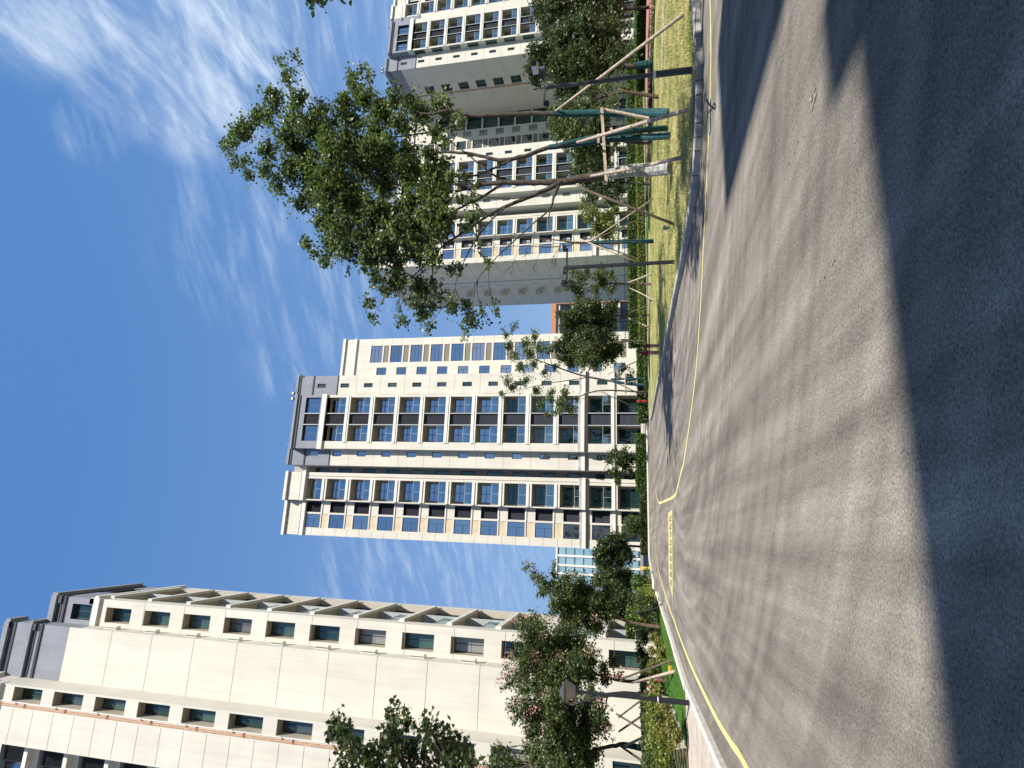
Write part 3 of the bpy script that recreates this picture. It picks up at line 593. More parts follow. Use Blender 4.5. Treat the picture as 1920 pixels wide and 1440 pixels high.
# ------------------------------------------------------------------ left block
def left_block():
    root = thing('apartment_block', (-14, 47, 0), 'tall cream apartment block at the left with orange pipe run and big jointed wall panels', 'building')
    wl = MB(); mats = ['cream', 'sofft', 'tan', 'joint', 'grey', 'white', 'dgrey', 'belt', 'lgrey', 'brown']
    PJ = 4.218; zj = [13.31+PJ*k for k in range(-3, 10)]
    S = lambda b: Fr(0, b, 1, 0, root); E = lambda a, b0: Fr(a, b0, 0, 1, root)
    # V1: blank panel bay
    f = S(46); wall(wl, f, -15.15, -10.68, 0, 51.65, 0, []); joints(wl, f, -15.15, -10.68, 0, [z for z in zj if z < 50], 3)
    wall(wl, f, -15.15, -10.68, 51.65, 58.7, 0, [], 4)
    for (z0, z1, d, m_) in ((58.2, 58.72, .3, 4), (57.6, 58.2, .06, 6), (55.6, 55.95, .25, 4), (55.2, 55.6, .05, 6), (54.55, 54.8, .1, 6)): wl.obox(f.P, -15.15, -10.66, z0, z1, -.5, d, m_)  # charcoal strips under the cornices are painted shadow lines, likewise below
    e = E(-10.68, 46); wall(wl, e, 0, 1.42, 0, 50.5, 0, []); wall(wl, e, 0, 1.42, 50.5, 58.7, 0, [], 4); joints(wl, e, 0, 1.42, 0, [z for z in zj if z < 50], 3)
    for (z0, z1, d, m_) in ((58.2, 58.72, .28, 4), (55.6, 55.95, .25, 4), (55.2, 55.6, .05, 6)): wl.obox(e.P, -.2, 1.45, z0, z1, -.5, d, m_)
    for k in range(10):                                            # small casements on the return
        z = 49.55-4.17*k-2.35
        c = MB(); c.obox(e.P, .55, .95, z, z+1.3, .01, .06, 0); c.obox(e.P, .60, .90, z+.06, z+1.24, .061, .07, 1); o = c.build('casement', ['white', 'glass2'], root)
        v = MB(); v.poly([e.P(.5, .02, z-.02), e.P(1.0, .02, z-.02), e.P(.95, .30, z-.0), e.P(.55, .30, z-.0)], 0); v.poly([e.P(.5, .02, z+.02), e.P(.55, .30, z+.04), e.P(.95, .30, z+.04), e.P(1.0, .02, z+.02)], 0)
        v.poly([e.P(.55, .30, z), e.P(.95, .30, z), e.P(.95, .30, z+.04), e.P(.55, .30, z+.04)], 0); v.build('open_sash', ['wplast'], o)
    # V2: window bay with the balconies round its east side
    f = S(47.42); hs = [(-10.33, -9.03, 49.55-4.17*k-2.75, 49.55-4.17*k, .95, 1) for k in range(12)]
    wall(wl, f, -10.68, -8.38, 0, 50.3, 0, hs); wall(wl, f, -10.68, -8.38, 50.9, 55.5, 0, [(-10.3, -8.95, 51.2, 53.4, .5, 6)], 4)
    wl.obox(f.P, -10.68, -8.30, 50.3, 50.9, -.5, .22, 5)
    for (z0, z1, d, m_) in ((55.1, 55.7, .3, 4), (54.6, 55.1, .05, 6), (54.15, 54.35, .12, 6)): wl.obox(f.P, -10.66, -8.3, z0, z1, -.5, d, m_)
    for k in range(12): window(f, -10.31, -.88, 49.55-4.17*k-2.73, 1.26, 2.71, 'two', 'glass2')
    window(f, -10.28, -.4, 51.22, 1.32, 2.16, 'two', 'glass2')
    joints(wl, f, -10.68, -8.4, 0, [z-1.6 for z in zj if 4 < z < 51], 3)
    e = E(-8.38, 47.42); hs = []
    for k in range(12): z = 49.75-4.17*k; hs.append((1.2, 9.0, z-3.35, z, 1.1, 1))
    wall(wl, e, 0, 10.8, 0, 50.6, 0, hs); wall(wl, e, 0, 3.6, 50.9, 55.5, 0, [], 4)
    wl.obox(e.P, -.05, 10.8, 50.6, 51.0, -.5, .25, 5); wl.obox(e.P, 0, 10.3, 51.0, 51.6, -.5, .03, 5)
    for (z0, z1, d, m_) in ((55.1, 55.7, .3, 4), (54.6, 55.1, .05, 6)): wl.obox(e.P, -.2, 9.6, z0, z1, -.6, d, m_)
    wall(wl, e, 3.6, 9.6, 51.6, 55.1, -.05, [(4.2, 7.6, 52, 54.3, .3, 6)], 4)
    for k in range(12):
        z = 49.75-4.17*k
        window(e, 1.5, -1.05, z-3.3, 3.2, 3.0, 'slide', 'glass'); louvre(e, 5.2, -.35, z-3.3, 3.5, 3.2); wl.obox(e.P, 4.9, 5.1, z-3.35, z, -1.0, .02, 8)
        balustrade(e, 1.25, -.12, z-3.32, 3.6)
        wl.obox(e.P, .9, 9.3, z+.08, z+.5, 0, .22, 5)
    joints(wl, e, 9.2, 10.75, 0, [49.75-4.17*k for k in range(12)], 3)
    # V0: left window column, pipe run and half panels
    f = S(44); hs = [(-16.42, -15.3, 53.9-4.218*k-3.0, 53.9-4.218*k, .95, 1) for k in range(13)]
    wall(wl, f, -19.7, -15.15, 0, 55.2, 0, [h for h in hs if h[2] > .2])
    for k in range(13):
        z = 53.9-4.218*k-2.98
        if z > .3: window(f, -16.40, -.88, z, 1.08, 2.96, 'two', 'glass2')
    wl.obox(f.P, -19.75, -15.1, 55.2, 55.7, -.5, .25, 5); wl.obox(f.P, -19.7, -15.12, 55.7, 56.1, -.6, -.05, 7); wl.obox(f.P, -19.7, -15.15, 56.1, 57.6, -.6, .0, 0); wl.obox(f.P, -19.75, -15.08, 57.6, 58.1, -.8, .3, 5)
    joints(wl, f, -19.65, -16.95, 0, [5+2.11*k for k in range(24)], 3)
    e = E(-15.15, 44); wall(wl, e, 0, 2.02, 0, 57.6, 0, []); wl.obox(e.P, -.1, 2.0, 57.6, 58.1, -.5, .28, 5)
    pr = MB()
    for dx in (-16.64, -16.78): pr.obox(f.P, dx-.028, dx+.028, 6, 55, .03, .09)
    for k in range(12):
        z = 6+4.218*k; pr.obox(f.P, -16.83, -16.5, z, z+.05, .02, .11); pr.obox(f.P, -16.62, -16.4, z+.9, z+.95, .02, .1)
    pr.build('pipe_run', 'pipe', root)
    sl = MB(); sl.obox(f.P, -16.50, -16.42, 5, 55.1, 0, .10); sl.build('downpipe', 'white', root)
    # far left: set-back balconies with charcoal recesses
    f = S(46.6); hs = [(-24.6, -20.2, 57-4.218*k-3.2, 57-4.218*k, .8, 4) for k in range(13)]
    wall(wl, f, -26.5, -19.7, 0, 58.5, 0, [h for h in hs if h[2] > .3])
    for k in range(13):
        z = 57-4.218*k-3.17
        if z > .4: window(f, -24.4, -.7, z, 1.9, 3.1, 'slide', 'glass'); louvre(f, -22.2, -.3, z, 1.7, 3.1); wl.obox(f.P, -24.7, -20.1, z-.35, z+.05, 0, .5, 5)
    x = -19.7; wl.quad((x, 46.6, 0), (x, 44, 0), (x, 44, 58), (x, 46.6, 58), 0)
    # ground-floor recess with the bright piers seen under the trees
    wl.box(-30, -15.25, 46.8+.9, 58, 0, 57.9, 0); wl.box(-15.2, -10.75, 46.9, 58, 0, 58.0, 4); wl.box(-10.9, -9.55, 48.5, 57.5, 0, 55.3, 4)
    wl.build('wall', mats, root); return root
LB = left_block()
rd = MB(); rd.tube([(-10.9, 47, 58.6), (-11.4, 46.6, 60.0)], .03, 5); rd.tube([(-11.4, 46.6, 60.0), (-10.7, 46.8, 59.3)], .03, 5); rd.build('lightning_rod', 'lgrey', LB)

# ------------------------------------------------------------------ block behind the viewer (casts the long foreground shade)
def rear_block():
    root = thing('apartment_block', (-8, -12, 0), 'cream block behind the viewer that shades the near road', 'building')
    w = MB(); sx, sy = math.sin(R(SUN_AZ))/math.tan(R(SUN_EL)), math.cos(R(SUN_AZ))/math.tan(R(SUN_EL))
    h = 24.; ya = 3.85-sy*h; xa = 4.3+sx*h
    f = Fr(0, ya, -1, 0, root)                                    # north-facing front
    hs = [(q, q+1.8, z, z+1.9, .2, 1) for q in np.arange(-xa+2, 34, 3.6) for z in (1.2, 4.6, 8.0, 11.4, 14.8, 18.2, 21.2)]
    hs = [h_ for h_ in hs if h_[3] < 23.5]
    wall(w, f, -xa, 36, 0, h, 0, hs)
    w.box(-36, xa-.02, ya-16, ya-.3, 0, h-.02, 0)
    hp = h+.85; w.box(3.35+sx*hp, 4.27+sx*hp, 4.45-sy*hp-1.2, 4.45-sy*hp, h-.1, hp, 0)
    ht = 29.; x0, x1, y1 = 5.38+sx*ht, 8.6+sx*ht, 9.45-sy*ht
    w.box(x0, x1, y1-14, y1, 0, ht, 0); w.box(xa, x0, ya-16, ya-9, 0, 7, 0)
    w.build('wall', ['cream', 'white'], root)
    for h_ in hs: window(f, h_[0]+.02, -.14, h_[2]+.02, 1.76, 1.86, 'two', 'glass2')
    return root
rear_block()

# ------------------------------------------------------------------ distant buildings
def far_blocks():
    p0, p1 = at(1037, 632, 150), at(1036, 560, 150)
    r = thing('office_block', ((p0.x+p1.x)/2, 152, 0), 'low block framed in orange cladding with glass front, between the two towers', 'building')
    w = MB(); F = Fr(p0.x, 150, 1, 0, r); wd = 24
    hs = [(1.0, wd-1, z, z+3.0, .4, 1) for z in (2, 6.0, 10., 14., 18.6)]
    wall(w, F, 0, wd, 0, 22.6, 0, hs, 1); w.obox(F.P, -.6, wd, 22.6, 23.9, -12, .5, 0); w.obox(F.P, -.6, .3, 0, 22.6, -12, .5, 0); w.obox(F.P, 9.6, 10.3, 0, 22.6, -.5, .45, 0)
    w.box(p0.x+.2, p0.x+wd, 150.6, 162, 0, 22.5, 1); w.build('wall', ['orange', 'white'], r)
    for (a, b, z0, z1, *_r) in hs:
        for q in np.arange(a, b-2, 3.0): window(F, q, -.3, z0, 2.9, 3.0, 'slide', 'glass', 'window')
    q0 = at(1045, 1085, 220); q1 = at(1045, 1026, 220)
    r = thing('glass_tower', ((q0.x+q1.x)/2, 224, 0), 'distant pale blue office block with white floor bands, left of the central tower', 'building')
    w = MB(); F = Fr(q0.x-.5, 220, 1, 0, r); wd = q1.x-q0.x+4
    w.box(q0.x-.5, q0.x-.5+wd, 220.5, 232, 0, 30, 1)
    cols = [(0, 2.1), (2.9, 5.0), (5.8, 8.4), (9.2, wd)]
    for c0, c1 in cols[:-1]: w.obox(F.P, c1, c1+.8, 0, 30.2, -.6, .3, 0)
    w.obox(F.P, -.2, wd, 30, 30.6, -1, .4, 0)
    w.build('wall', ['white', 'lgrey'], r)
    for (c0, c1) in cols:
        for k in range(9): window(F, c0, -.05, .6+k*3.3, min(c1-c0, 2.6), 3.1, 'plain', 'pale', 'window')
far_blocks()
for (x0, x1, y, h, lb) in ((-52, -13.5, 118, 9, 'low grey block far behind the kerb corner hedge'),):
    r = thing('housing_block', ((x0+x1)/2, y+6, 0), lb, 'building'); w = MB(); F = Fr(x0, y, 1, 0, r)
    hs = [(q, q+2, z, z+1.8, .2, 1) for q in np.arange(2, x1-x0-3, 4) for z in np.arange(1, h-3, 3.4)]
    wall(w, F, 0, x1-x0, 0, h, 0, hs); w.box(x0+.01, x1-.01, y+.3, y+12, 0, h-.05, 0); w.build('wall', ['grey', 'white'], r)
    for h_ in hs: window(F, h_[0]+.01, -.15, h_[2]+.01, 1.98, 1.78, 'two')

# ------------------------------------------------------------------ ground
def sheet(name, pts, z, m_, kind='structure', dens=None):
    w = MB(); w.poly([(p[0], p[1], z) for p in pts]); o = w.build(name, m_); o['kind'] = kind; return o
sheet('ground', [(-900, -600), (900, -600), (900, 1500), (-900, 1500)], -.012, 'ground')
sheet('road', [(-3.3-25, -60), (60, -60), (60, 71.4), (-3.3, 71.4), (-60, 71.4), (-60, -60)], -.004, 'asphalt')
def ribbon(name, pts, w, z, m_, parent=None, kind=None, h=None, mats=None):
    """flat or raised strip along a polyline"""
    pts = [Vector((p[0], p[1], 0)) for p in pts]; mb = MB(); L_, R_ = [], []
    for i, p in enumerate(pts):
        d = (pts[min(i+1, len(pts)-1)]-pts[max(i-1, 0)]).normalized(); n = Vector((-d.y, d.x, 0)); L_.append(p+n*w/2); R_.append(p-n*w/2)
    for i in range(len(pts)-1):
        if h is None: mb.quad(*( (v.x, v.y, z) for v in (R_[i], R_[i+1], L_[i+1], L_[i]) ))
        else:
            a, b, c, d_ = R_[i], R_[i+1], L_[i+1], L_[i]
            T = [(v.x, v.y, z+h) for v in (a, b, c, d_)]; Bt = [(v.x, v.y, z) for v in (a, b, c, d_)]
            mb.quad(*T); mb.quad(Bt[0], Bt[1], T[1], T[0]); mb.quad(Bt[2], Bt[3], T[3], T[2])
            if i == 0: mb.quad(Bt[3], Bt[0], T[0], T[3])
            if i == len(pts)-2: mb.quad(Bt[1], Bt[2], T[2], T[1])
    o = mb.build(name, m_, parent)
    if kind: o['kind'] = kind
    return o
def spline(pts, n=6):
    P_ = [Vector((p[0], p[1], p[2] if len(p) > 2 else 0)) for p in pts]; o = []
    for i in range(len(P_)-1):
        a, b, c, d = P_[max(i-1, 0)], P_[i], P_[i+1], P_[min(i+2, len(P_)-1)]
        for k in range(n):
            t = k/n; o.append(.5*((2*b)+(c-a)*t+(2*a-5*b+4*c-d)*t*t+(3*b-a-3*c+d)*t**3))
    o.append(P_[-1]); return o
KERB_R = spline([(30, 12.2), (16, 11.6), (12.3, 11.45), (10.2, 11.45), (8.9, 12.1), (8.25, 13.6), (8.15, 16.5), (8.4, 21), (8.7, 30), (9.2, 40), (9.6, 50), (10.2, 55), (11.8, 57), (16, 57.4), (60, 58)], 5)
def kerb_line(name, pts, w, h, m_, sl=1.0, kind='structure'):
    """kerb as stones of about one metre with fine gaps, one mesh"""
    mb = MB(); acc = 0; seg = []
    P_ = [Vector((p.x, p.y, 0)) for p in pts]
    fine = []
    for i in range(len(P_)-1):
        d = P_[i+1]-P_[i]; n = max(1, int(d.length/.25))
        for k in range(n): fine.append(P_[i]+d*k/n)
    fine.append(P_[-1]); cur = [fine[0]]; ln = 0
    for p in fine[1:]:
        ln += (p-cur[-1]).length; cur.append(p)
        if ln >= sl: seg.append(cur); cur = [p]; ln = 0
    if len(cur) > 1: seg.append(cur)
    for s_ in seg:
        d = (s_[-1]-s_[0]).normalized(); a, b = s_[0]+d*.006, s_[-1]-d*.006
        q = [a]+s_[1:-1:2]+[b]; hh = h*random.uniform(.97, 1.03)
        for i in range(len(q)-1):
            dd = (q[i+1]-q[i]).normalized(); n = Vector((-dd.y, dd.x, 0))*w/2
            A_, B_, C_, D_ = q[i]-n, q[i+1]-n, q[i+1]+n, q[i]+n; ch = .02; n2 = n*(1-2*ch/w)
            T = [q[i]-n2, q[i+1]-n2, q[i+1]+n2, q[i]+n2]; z = hh
            mb.quad(*[(v.x, v.y, z) for v in T])
            for (u, v, tu, tv) in ((A_, B_, T[0], T[1]), (C_, D_, T[2], T[3])):
                mb.quad((u.x, u.y, 0), (v.x, v.y, 0), (v.x, v.y, z-ch), (u.x, u.y, z-ch)); mb.quad((u.x, u.y, z-ch), (v.x, v.y, z-ch), (tv.x, tv.y, z), (tu.x, tu.y, z))
            if i == 0: mb.quad((D_.x, D_.y, 0), (A_.x, A_.y, 0), (A_.x, A_.y, z-ch), (D_.x, D_.y, z-ch))
            if i == len(q)-2: mb.quad((B_.x, B_.y, 0), (C_.x, C_.y, 0), (C_.x, C_.y, z-ch), (B_.x, B_.y, z-ch))
    o = mb.build(name, m_); o['kind'] = kind; return o
kerb_line('kerb', KERB_R, .22, .15, 'kerb')
def lawn_h(x, y): return .13+.05*math.sin(x*.7+y*.3)*math.sin(y*.45)
# right lawn, east of its kerb
def inset(pts, d):
    o = []
    for i, p in enumerate(pts):
        t = (pts[min(i+1, len(pts)-1)]-pts[max(i-1, 0)]).normalized(); o.append(Vector((p.x-t.y*-d*-1*0+t.y*d, p.y-t.x*d, 0)))
    return o
LR = inset(KERB_R, -.0)
w = MB(); w.poly([(p.x+.0, p.y, .125) for p in KERB_R]); ol = w.build('lawn', 'lawn_dry'); ol['kind'] = 'structure'
# paths and beds inside the right-hand garden
sheet('red_path', [(30.2, 13), (44, 14), (44, 40), (43, 46), (34, 52), (30.2, 46)], .135, 'redpath')
sheet('garden_path', [(23.2, 13), (25.6, 13), (24.2, 20), (21.3, 24.6), (20.1, 24.3), (22.4, 19)], .133, 'pathgrey')
sheet('verge', [(44, 14), (60, 14), (60, 57), (20, 57), (24, 50), (34, 52), (43, 46)], .131, 'lawn')
sheet('forecourt', [(8, 75.5), (60, 64), (130, 64), (130, 120), (8, 120)], .02, 'lawn')
ribbon('footpath', [(9.6, 60.8), (30, 61.4), (64, 62)], 1.8, .03, 'pathgrey', kind='structure')
# central building plot
kerb_line('kerb', [Vector(p) for p in ((60, 71.6, 0), (-3.2, 71.6, 0), (-3.7, 66, 0), (-4.6, 56.5, 0), (-6.5, 55.3, 0), (-30, 55, 0))], .25, .15, 'kerbw')
sheet('planting_bed', [(60, 71.7), (60, 79.5), (-60, 79.5), (-60, 55.1), (-6.5, 55.4), (-4.7, 56.6), (-3.8, 66), (-3.3, 71.7)], .11, 'soil')
# left lawn, kerb and paved plaza
KL = spline([(-14, 49.5), (-6.2, 49.2), (-5.0, 48.4), (-4.7, 46.5), (-4.75, 40), (-4.75, 30), (-4.85, 24), (-4.85, 20.4)], 5)
kerb_line('kerb', KL, .20, .15, 'kerbw')
w = MB(); w.poly([(p.x, p.y, .12) for p in KL]+[(-5.6, 20.2, .12), (-6.6, 20.8, .12), (-7.4, 25, .12), (-8.0, 30, .12), (-9, 40, .12), (-14, 44, .12)]); w.f[0] = w.f[0]; o = w.build('lawn', 'lawn'); o['kind'] = 'structure'
sheet('plaza', [(-4.86, 20.4), (-3.95, 8.6), (-3.7, 2), (-20, 2), (-20, 18), (-7.0, 19.6), (-5.6, 20.3)], .132, 'paver')
kerb_line('kerb', [Vector(p) for p in ((-4.80, 20.3, 0), (-4.35, 13.5, 0), (-3.98, 8.6, 0), (-3.7, 2, 0))], .14, .142, 'kerbw', 3)
sheet('planting_bed', [(-6.8, 19.5), (-20, 18), (-40, 20), (-40, 55), (-14, 49.4), (-14, 44), (-9, 40), (-8.0, 30), (-7.4, 25), (-6.5, 21)], .10, 'soil')
# painted lines
YL = [gp(1400, 1440), gp(1372, 1395), gp(1345, 1350), gp(1320, 1300), gp(1302, 1262), gp(1285, 1222), gp(1266, 1170), gp(1252, 1130), gp(1240, 1090), gp(1232.5, 1060)]
yl = MB()
LY = [(-3.1, 1.0), (-3.3, 5)]+[(p.x, p.y) for p in YL]+[(-1.3, 49.5), (-.3, 50.6), (1.2, 51.2), (6, 51.6), (30, 52)]
ribbon('road_line', spline(LY, 4), .13, .002, 'yellow', kind='structure')
RY = [(30, 8.6), (16, 9.4), (11.6, 9.75)]+[(p.x, p.y) for p in (gp(1333, 70), gp(1332, 160), gp(1329, 260), gp(1322, 400), gp(1312, 600), gp(1300, 740), gp(1283, 860), gp(1276, 890), gp(1270, 915))]+[(1.35, 25), (1.5, 33), (1.7, 41)]
ribbon('road_line', spline(RY, 4), .12, .002, 'yellow', kind='structure')
ribbon('road_line', spline([(1.7, 41), (2.6, 46), (4.6, 49.3), (9, 50.3), (30, 50.8)], 4), .12, .0025, 'yellow', kind='structure')
# worn yellow band with dark stencil strokes across the lane
bx0, bx1 = -2.95, .85
w = MB(); w.poly([(bx0, 27.9, .003), (bx1, 26.6, .003), (bx1-.05, 29.9, .003), (bx0+.5, 30.8, .003)]); o = w.build('road_marking', 'yellow2'); o['kind'] = 'structure'
w = MB(); rs = random.Random(5)
for k in range(9):
    cx = bx0+.55+k*.36; cy = 29.0-.30*k*.36; 
    for (dx, dy, lw, lh) in ((0, 0, .24, .3), (-.05, .65, .18, .26), (.05, -.6, .25, .26), (-.08, .1, .06, 1.5), (.09, -.1, .055, 1.2)):
        if rs.random() < .92:
            x, y = cx+dx+rs.uniform(-.02, .02), cy+dy+rs.uniform(-.08, .08); w.poly([(x-lw/2, y-lh/2, .0045), (x+lw/2, y-lh/2+rs.uniform(-.05, .05), .0045), (x+lw/2, y+lh/2, .0045), (x-lw/2, y+lh/2+rs.uniform(-.05, .05), .0045)])
o = w.build('stencil_lettering', 'wornglyph'); o['kind'] = 'structure'
# pale scuffs and specks on the asphalt
w = MB(); rs = random.Random(3)
for (px, py, r_) in ((1521, 196, .07), (1524, 186, .05), (1453, 288, .05), (1483, 286, .045), (1494, 268, .035), (1505, 258, .03), (1410, 316, .05), (1433, 322, .04), (1377, 353, .04), (1391, 356, .035), (1700, 565, .012), (1563, 488, .03), (1575, 135, .02), (1570, 150, .02), (1345, 415, .04), (1532, 1410, .014), (1590, 1200, .018), (1575, 1355, .018), (1359, 1307, .03), (1406, 1355, .03), (1702, 975, .010), (1655, 640, .010), (1590, 1140, .014), (1540, 520, .03), (1500, 640, .02)):
    p = gp(px, py); n = 7; ph = rs.random()*6
    for q in range(3):
        ox, oy = rs.gauss(0, r_*.8), rs.gauss(0, r_*1.2); rr = [rs.uniform(.35, .9)*r_*.6 for t in range(n)]
        w.poly([(p.x+ox+math.cos(ph+t*2*math.pi/n)*rr[t]*.8, p.y+oy+math.sin(ph+t*2*math.pi/n)*rr[t]*1.5, .003+q*.0006) for t in range(n)])
o = w.build('paint_scuffs', 'chalk'); tag(o, kind='stuff', label='pale paint scuffs scattered over the asphalt', cat='road marks')

# ------------------------------------------------------------------ vegetation kit
def metres(p, r_px): return r_px*((Vector(p)-CAM).dot(Fv))/FPX
def leaf_mesh(name, pos, size, matkey, loc, shape='quad', up=.3, flat=None, extra=None):
    """many small leaves as one mesh; pos (n,3), size (n,)"""
    pos = np.asarray(pos, float); n = len(pos); size = np.asarray(size, float).reshape(-1, 1)
    nrm = RNG.normal(size=(n, 3)); nrm[:, 2] = np.abs(nrm[:, 2])+up; nrm /= np.linalg.norm(nrm, axis=1, keepdims=True)
    t = RNG.normal(size=(n, 3)); t[:, 2] -= .4; t -= nrm*np.sum(t*nrm, 1, keepdims=True); t /= np.linalg.norm(t, axis=1, keepdims=True); b = np.cross(nrm, t)
    if shape == 'quad':
        prof = [(-.5, 0, 0), (-.05, .36, .10), (.5, 0, 0), (-.05, -.36, .10)]
    elif shape == 'lobed':
        prof = [(-.42, 0, 0), (-.30, .26, .04), (-.02, .22, .02), (-.02, .52, .06), (.16, .20, .02), (.58, 0, -.04), (.16, -.20, .02), (-.02, -.52, .06), (-.02, -.22, .02), (-.30, -.26, .04)]
    else:
        prof = [(-.5, 0, 0), (0, .14, .03), (.5, 0, 0), (0, -.14, .03)]
    k = len(prof); V = np.empty((n, k, 3))
    for i, (a, c, e) in enumerate(prof): V[:, i] = pos + (t*a+b*c+nrm*e)*size
    V = V.reshape(-1, 3)-np.asarray(loc)
    me = bpy.data.meshes.new(name); me.vertices.add(n*k); me.vertices.foreach_set('co', V.ravel())
    me.loops.add(n*k); me.loops.foreach_set('vertex_index', np.arange(n*k, dtype=np.int32))
    me.polygons.add(n); me.polygons.foreach_set('loop_start', np.arange(0, n*k, k, dtype=np.int32)); me.polygons.foreach_set('loop_total', np.full(n, k, dtype=np.int32))
    for mk in ([matkey] if isinstance(matkey, str) else matkey): me.materials.append(M[mk])
    if extra is not None: me.polygons.foreach_set('material_index', np.asarray(extra, dtype=np.int32))
    me.update(calc_edges=True)
    at_ = me.attributes.new('leafv', 'FLOAT', 'POINT'); at_.data.foreach_set('value', np.repeat(RNG.uniform(0, .75, n), k).astype(np.float32))
    return me
def pick_on(path, rads, c):
    best = None
    for i in range(len(path)):
        d = (path[i]-c).length + max(0, path[i].z-c.z)*2.5
        if best is None or d < best[0]: best = (d, i)
    return best[1]
def curve(a, b, bend, n=6, droop=0.):
    d = b-a; L_ = d.length; off = Vector((random.gauss(0, 1), random.gauss(0, 1), abs(random.gauss(0, .6))))*bend*L_
    return [a+d*(k/n)+off*math.sin(math.pi*k/n)*.5-Vector((0, 0, droop*L_*(k/n)**2)) for k in range(n+1)]
def tree(name, label, stems, blobs, leaf=.16, dens=1.0, lm='leaf_mid', bark='bark', group=None, shape='quad', cat='tree', wraps=(), twig_r=.009, flowers=None, bare=False, sag=.12, limbs=True, lr=1.0):
    """stems: list of [(point, radius)...] ; blobs: (centre, radius)"""
    base = stems[0][0][0]; root = thing(name, (base.x, base.y, base.z), label, cat, group)
    tk = MB(); paths = []
    for st in stems:
        P_ = spline([p for p, r in st], 4); rr = np.interp(np.linspace(0, len(st)-1, len(P_)), range(len(st)), [r for p, r in st])
        P_ = [p+Vector((random.gauss(0, .012), random.gauss(0, .012), 0)) for p in P_]
        tk.tube(P_, list(rr), 9); paths.append((P_, rr))
    allp = [(p, r) for P_, rr in paths for p, r in zip(P_[2:], rr[2:])]
    lp, ls = [], []
    for (c, r) in blobs:
        i = min(range(len(allp)), key=lambda k: (allp[k][0]-c).length+max(0, allp[k][0].z-c.z+.3*r)*2.2); p0, r0 = allp[i]
        if limbs:
            cv = curve(p0, c, .16, 7); rb = min(r0*.62, .018+.022*r+.011*(c-p0).length*lr)
            tk.tube(cv, [rb*(1-.78*k/7)+.004 for k in range(8)], 5, cap=False)
        else: cv = [c, c]
        nt_ = max(5, int(17*dens*(r/.6)**1.7)) if not bare else max(3, int(7*dens))
        for _ in range(nt_):
            s_ = cv[random.randint(max(0, len(cv)-4), len(cv)-1)]
            dv = Vector((random.gauss(0, 1), random.gauss(0, 1), random.gauss(0, .8))); dv = dv.normalized()*r*random.uniform(.35, 1.32)
            e_ = c+dv; tw = curve(s_, e_, .22, 4, sag)
            tk.tube(tw, [twig_r*(1.3-.22*k) for k in range(5)], 3, cap=False)
            if bare: continue
            m_ = int(np.clip(19*(r/.6)**.5*(.16/leaf)**.6, 10, 34))
            ts = np.random.default_rng(random.randint(0, 10**9)).uniform(.25, 1.06, m_)
            for t in ts:
                k = min(3, int(t*4)); f_ = min(1.2, t*4-k); q = tw[k].lerp(tw[k+1], f_)
                lp.append((q.x+random.gauss(0, leaf*.75), q.y+random.gauss(0, leaf*.75), q.z+random.gauss(0, leaf*.6)-leaf*.15)); ls.append(leaf*random.uniform(.65, 1.25))
    tk.build('trunk', bark, root, smooth=True)
    if lp:
        o = bpy.data.objects.new('crown', leaf_mesh('crown', lp, ls, lm, root.location, shape)); link(o, root)
    for (st, key, r_) in wraps:
        w_ = MB(); P_ = spline(st, 12); n = len(P_)
        w_.tube(P_, [np.interp(k/(n-1), [0, 1], r_)*(1+.06*(k % 2)+random.uniform(-.03, .03)) for k in range(n)], 10); w_.build('trunk_wrap', key, root, smooth=False)
    if flowers:
        fp, fs = [], []
        for c in flowers:
            for _ in range(44):
                fp.append((c.x+random.gauss(0, .13), c.y+random.gauss(0, .13), c.z+random.gauss(0, .17))); fs.append(random.uniform(.05, .10))
        o = bpy.data.objects.new('blossom', leaf_mesh('blossom', fp, fs, 'flower', root.location)); link(o, root)
    return root
def B3(lst, b0, b1):
    """crown clumps measured as (x, y, radius) in the picture and stood at a depth between b0 and b1"""
    o = []
    for i, t in enumerate(lst):
        b = t[3] if len(t) > 3 else b0+(b1-b0)*random.random(); p = at(t[0], t[1], b); o.append((p, metres(p, t[2])))
    return o
def ST(lst, b):
    return [(at(t[0], t[1], t[3] if len(t) > 3 else b), t[2]) for t in lst]
def prop(a, b, r, key='pole'):
    return (a, b, r, key)
def support(name, label, parts, group='timber props holding up young trees'):
    base = parts[0][0]; root = thing(name, (base.x, base.y, 0), label, 'tree prop', group)
    for (a, b, r, key) in parts:
        m_ = MB(); mid = a.lerp(b, .5)+Vector((random.gauss(0, .015), random.gauss(0, .015), 0)); m_.tube([a, mid, b], [r*1.08, r, r*.92], 8); m_.build('pole', key, root, smooth=True)
    return root
def board(a, b, w_, h_):
    return (a, b, w_, h_)

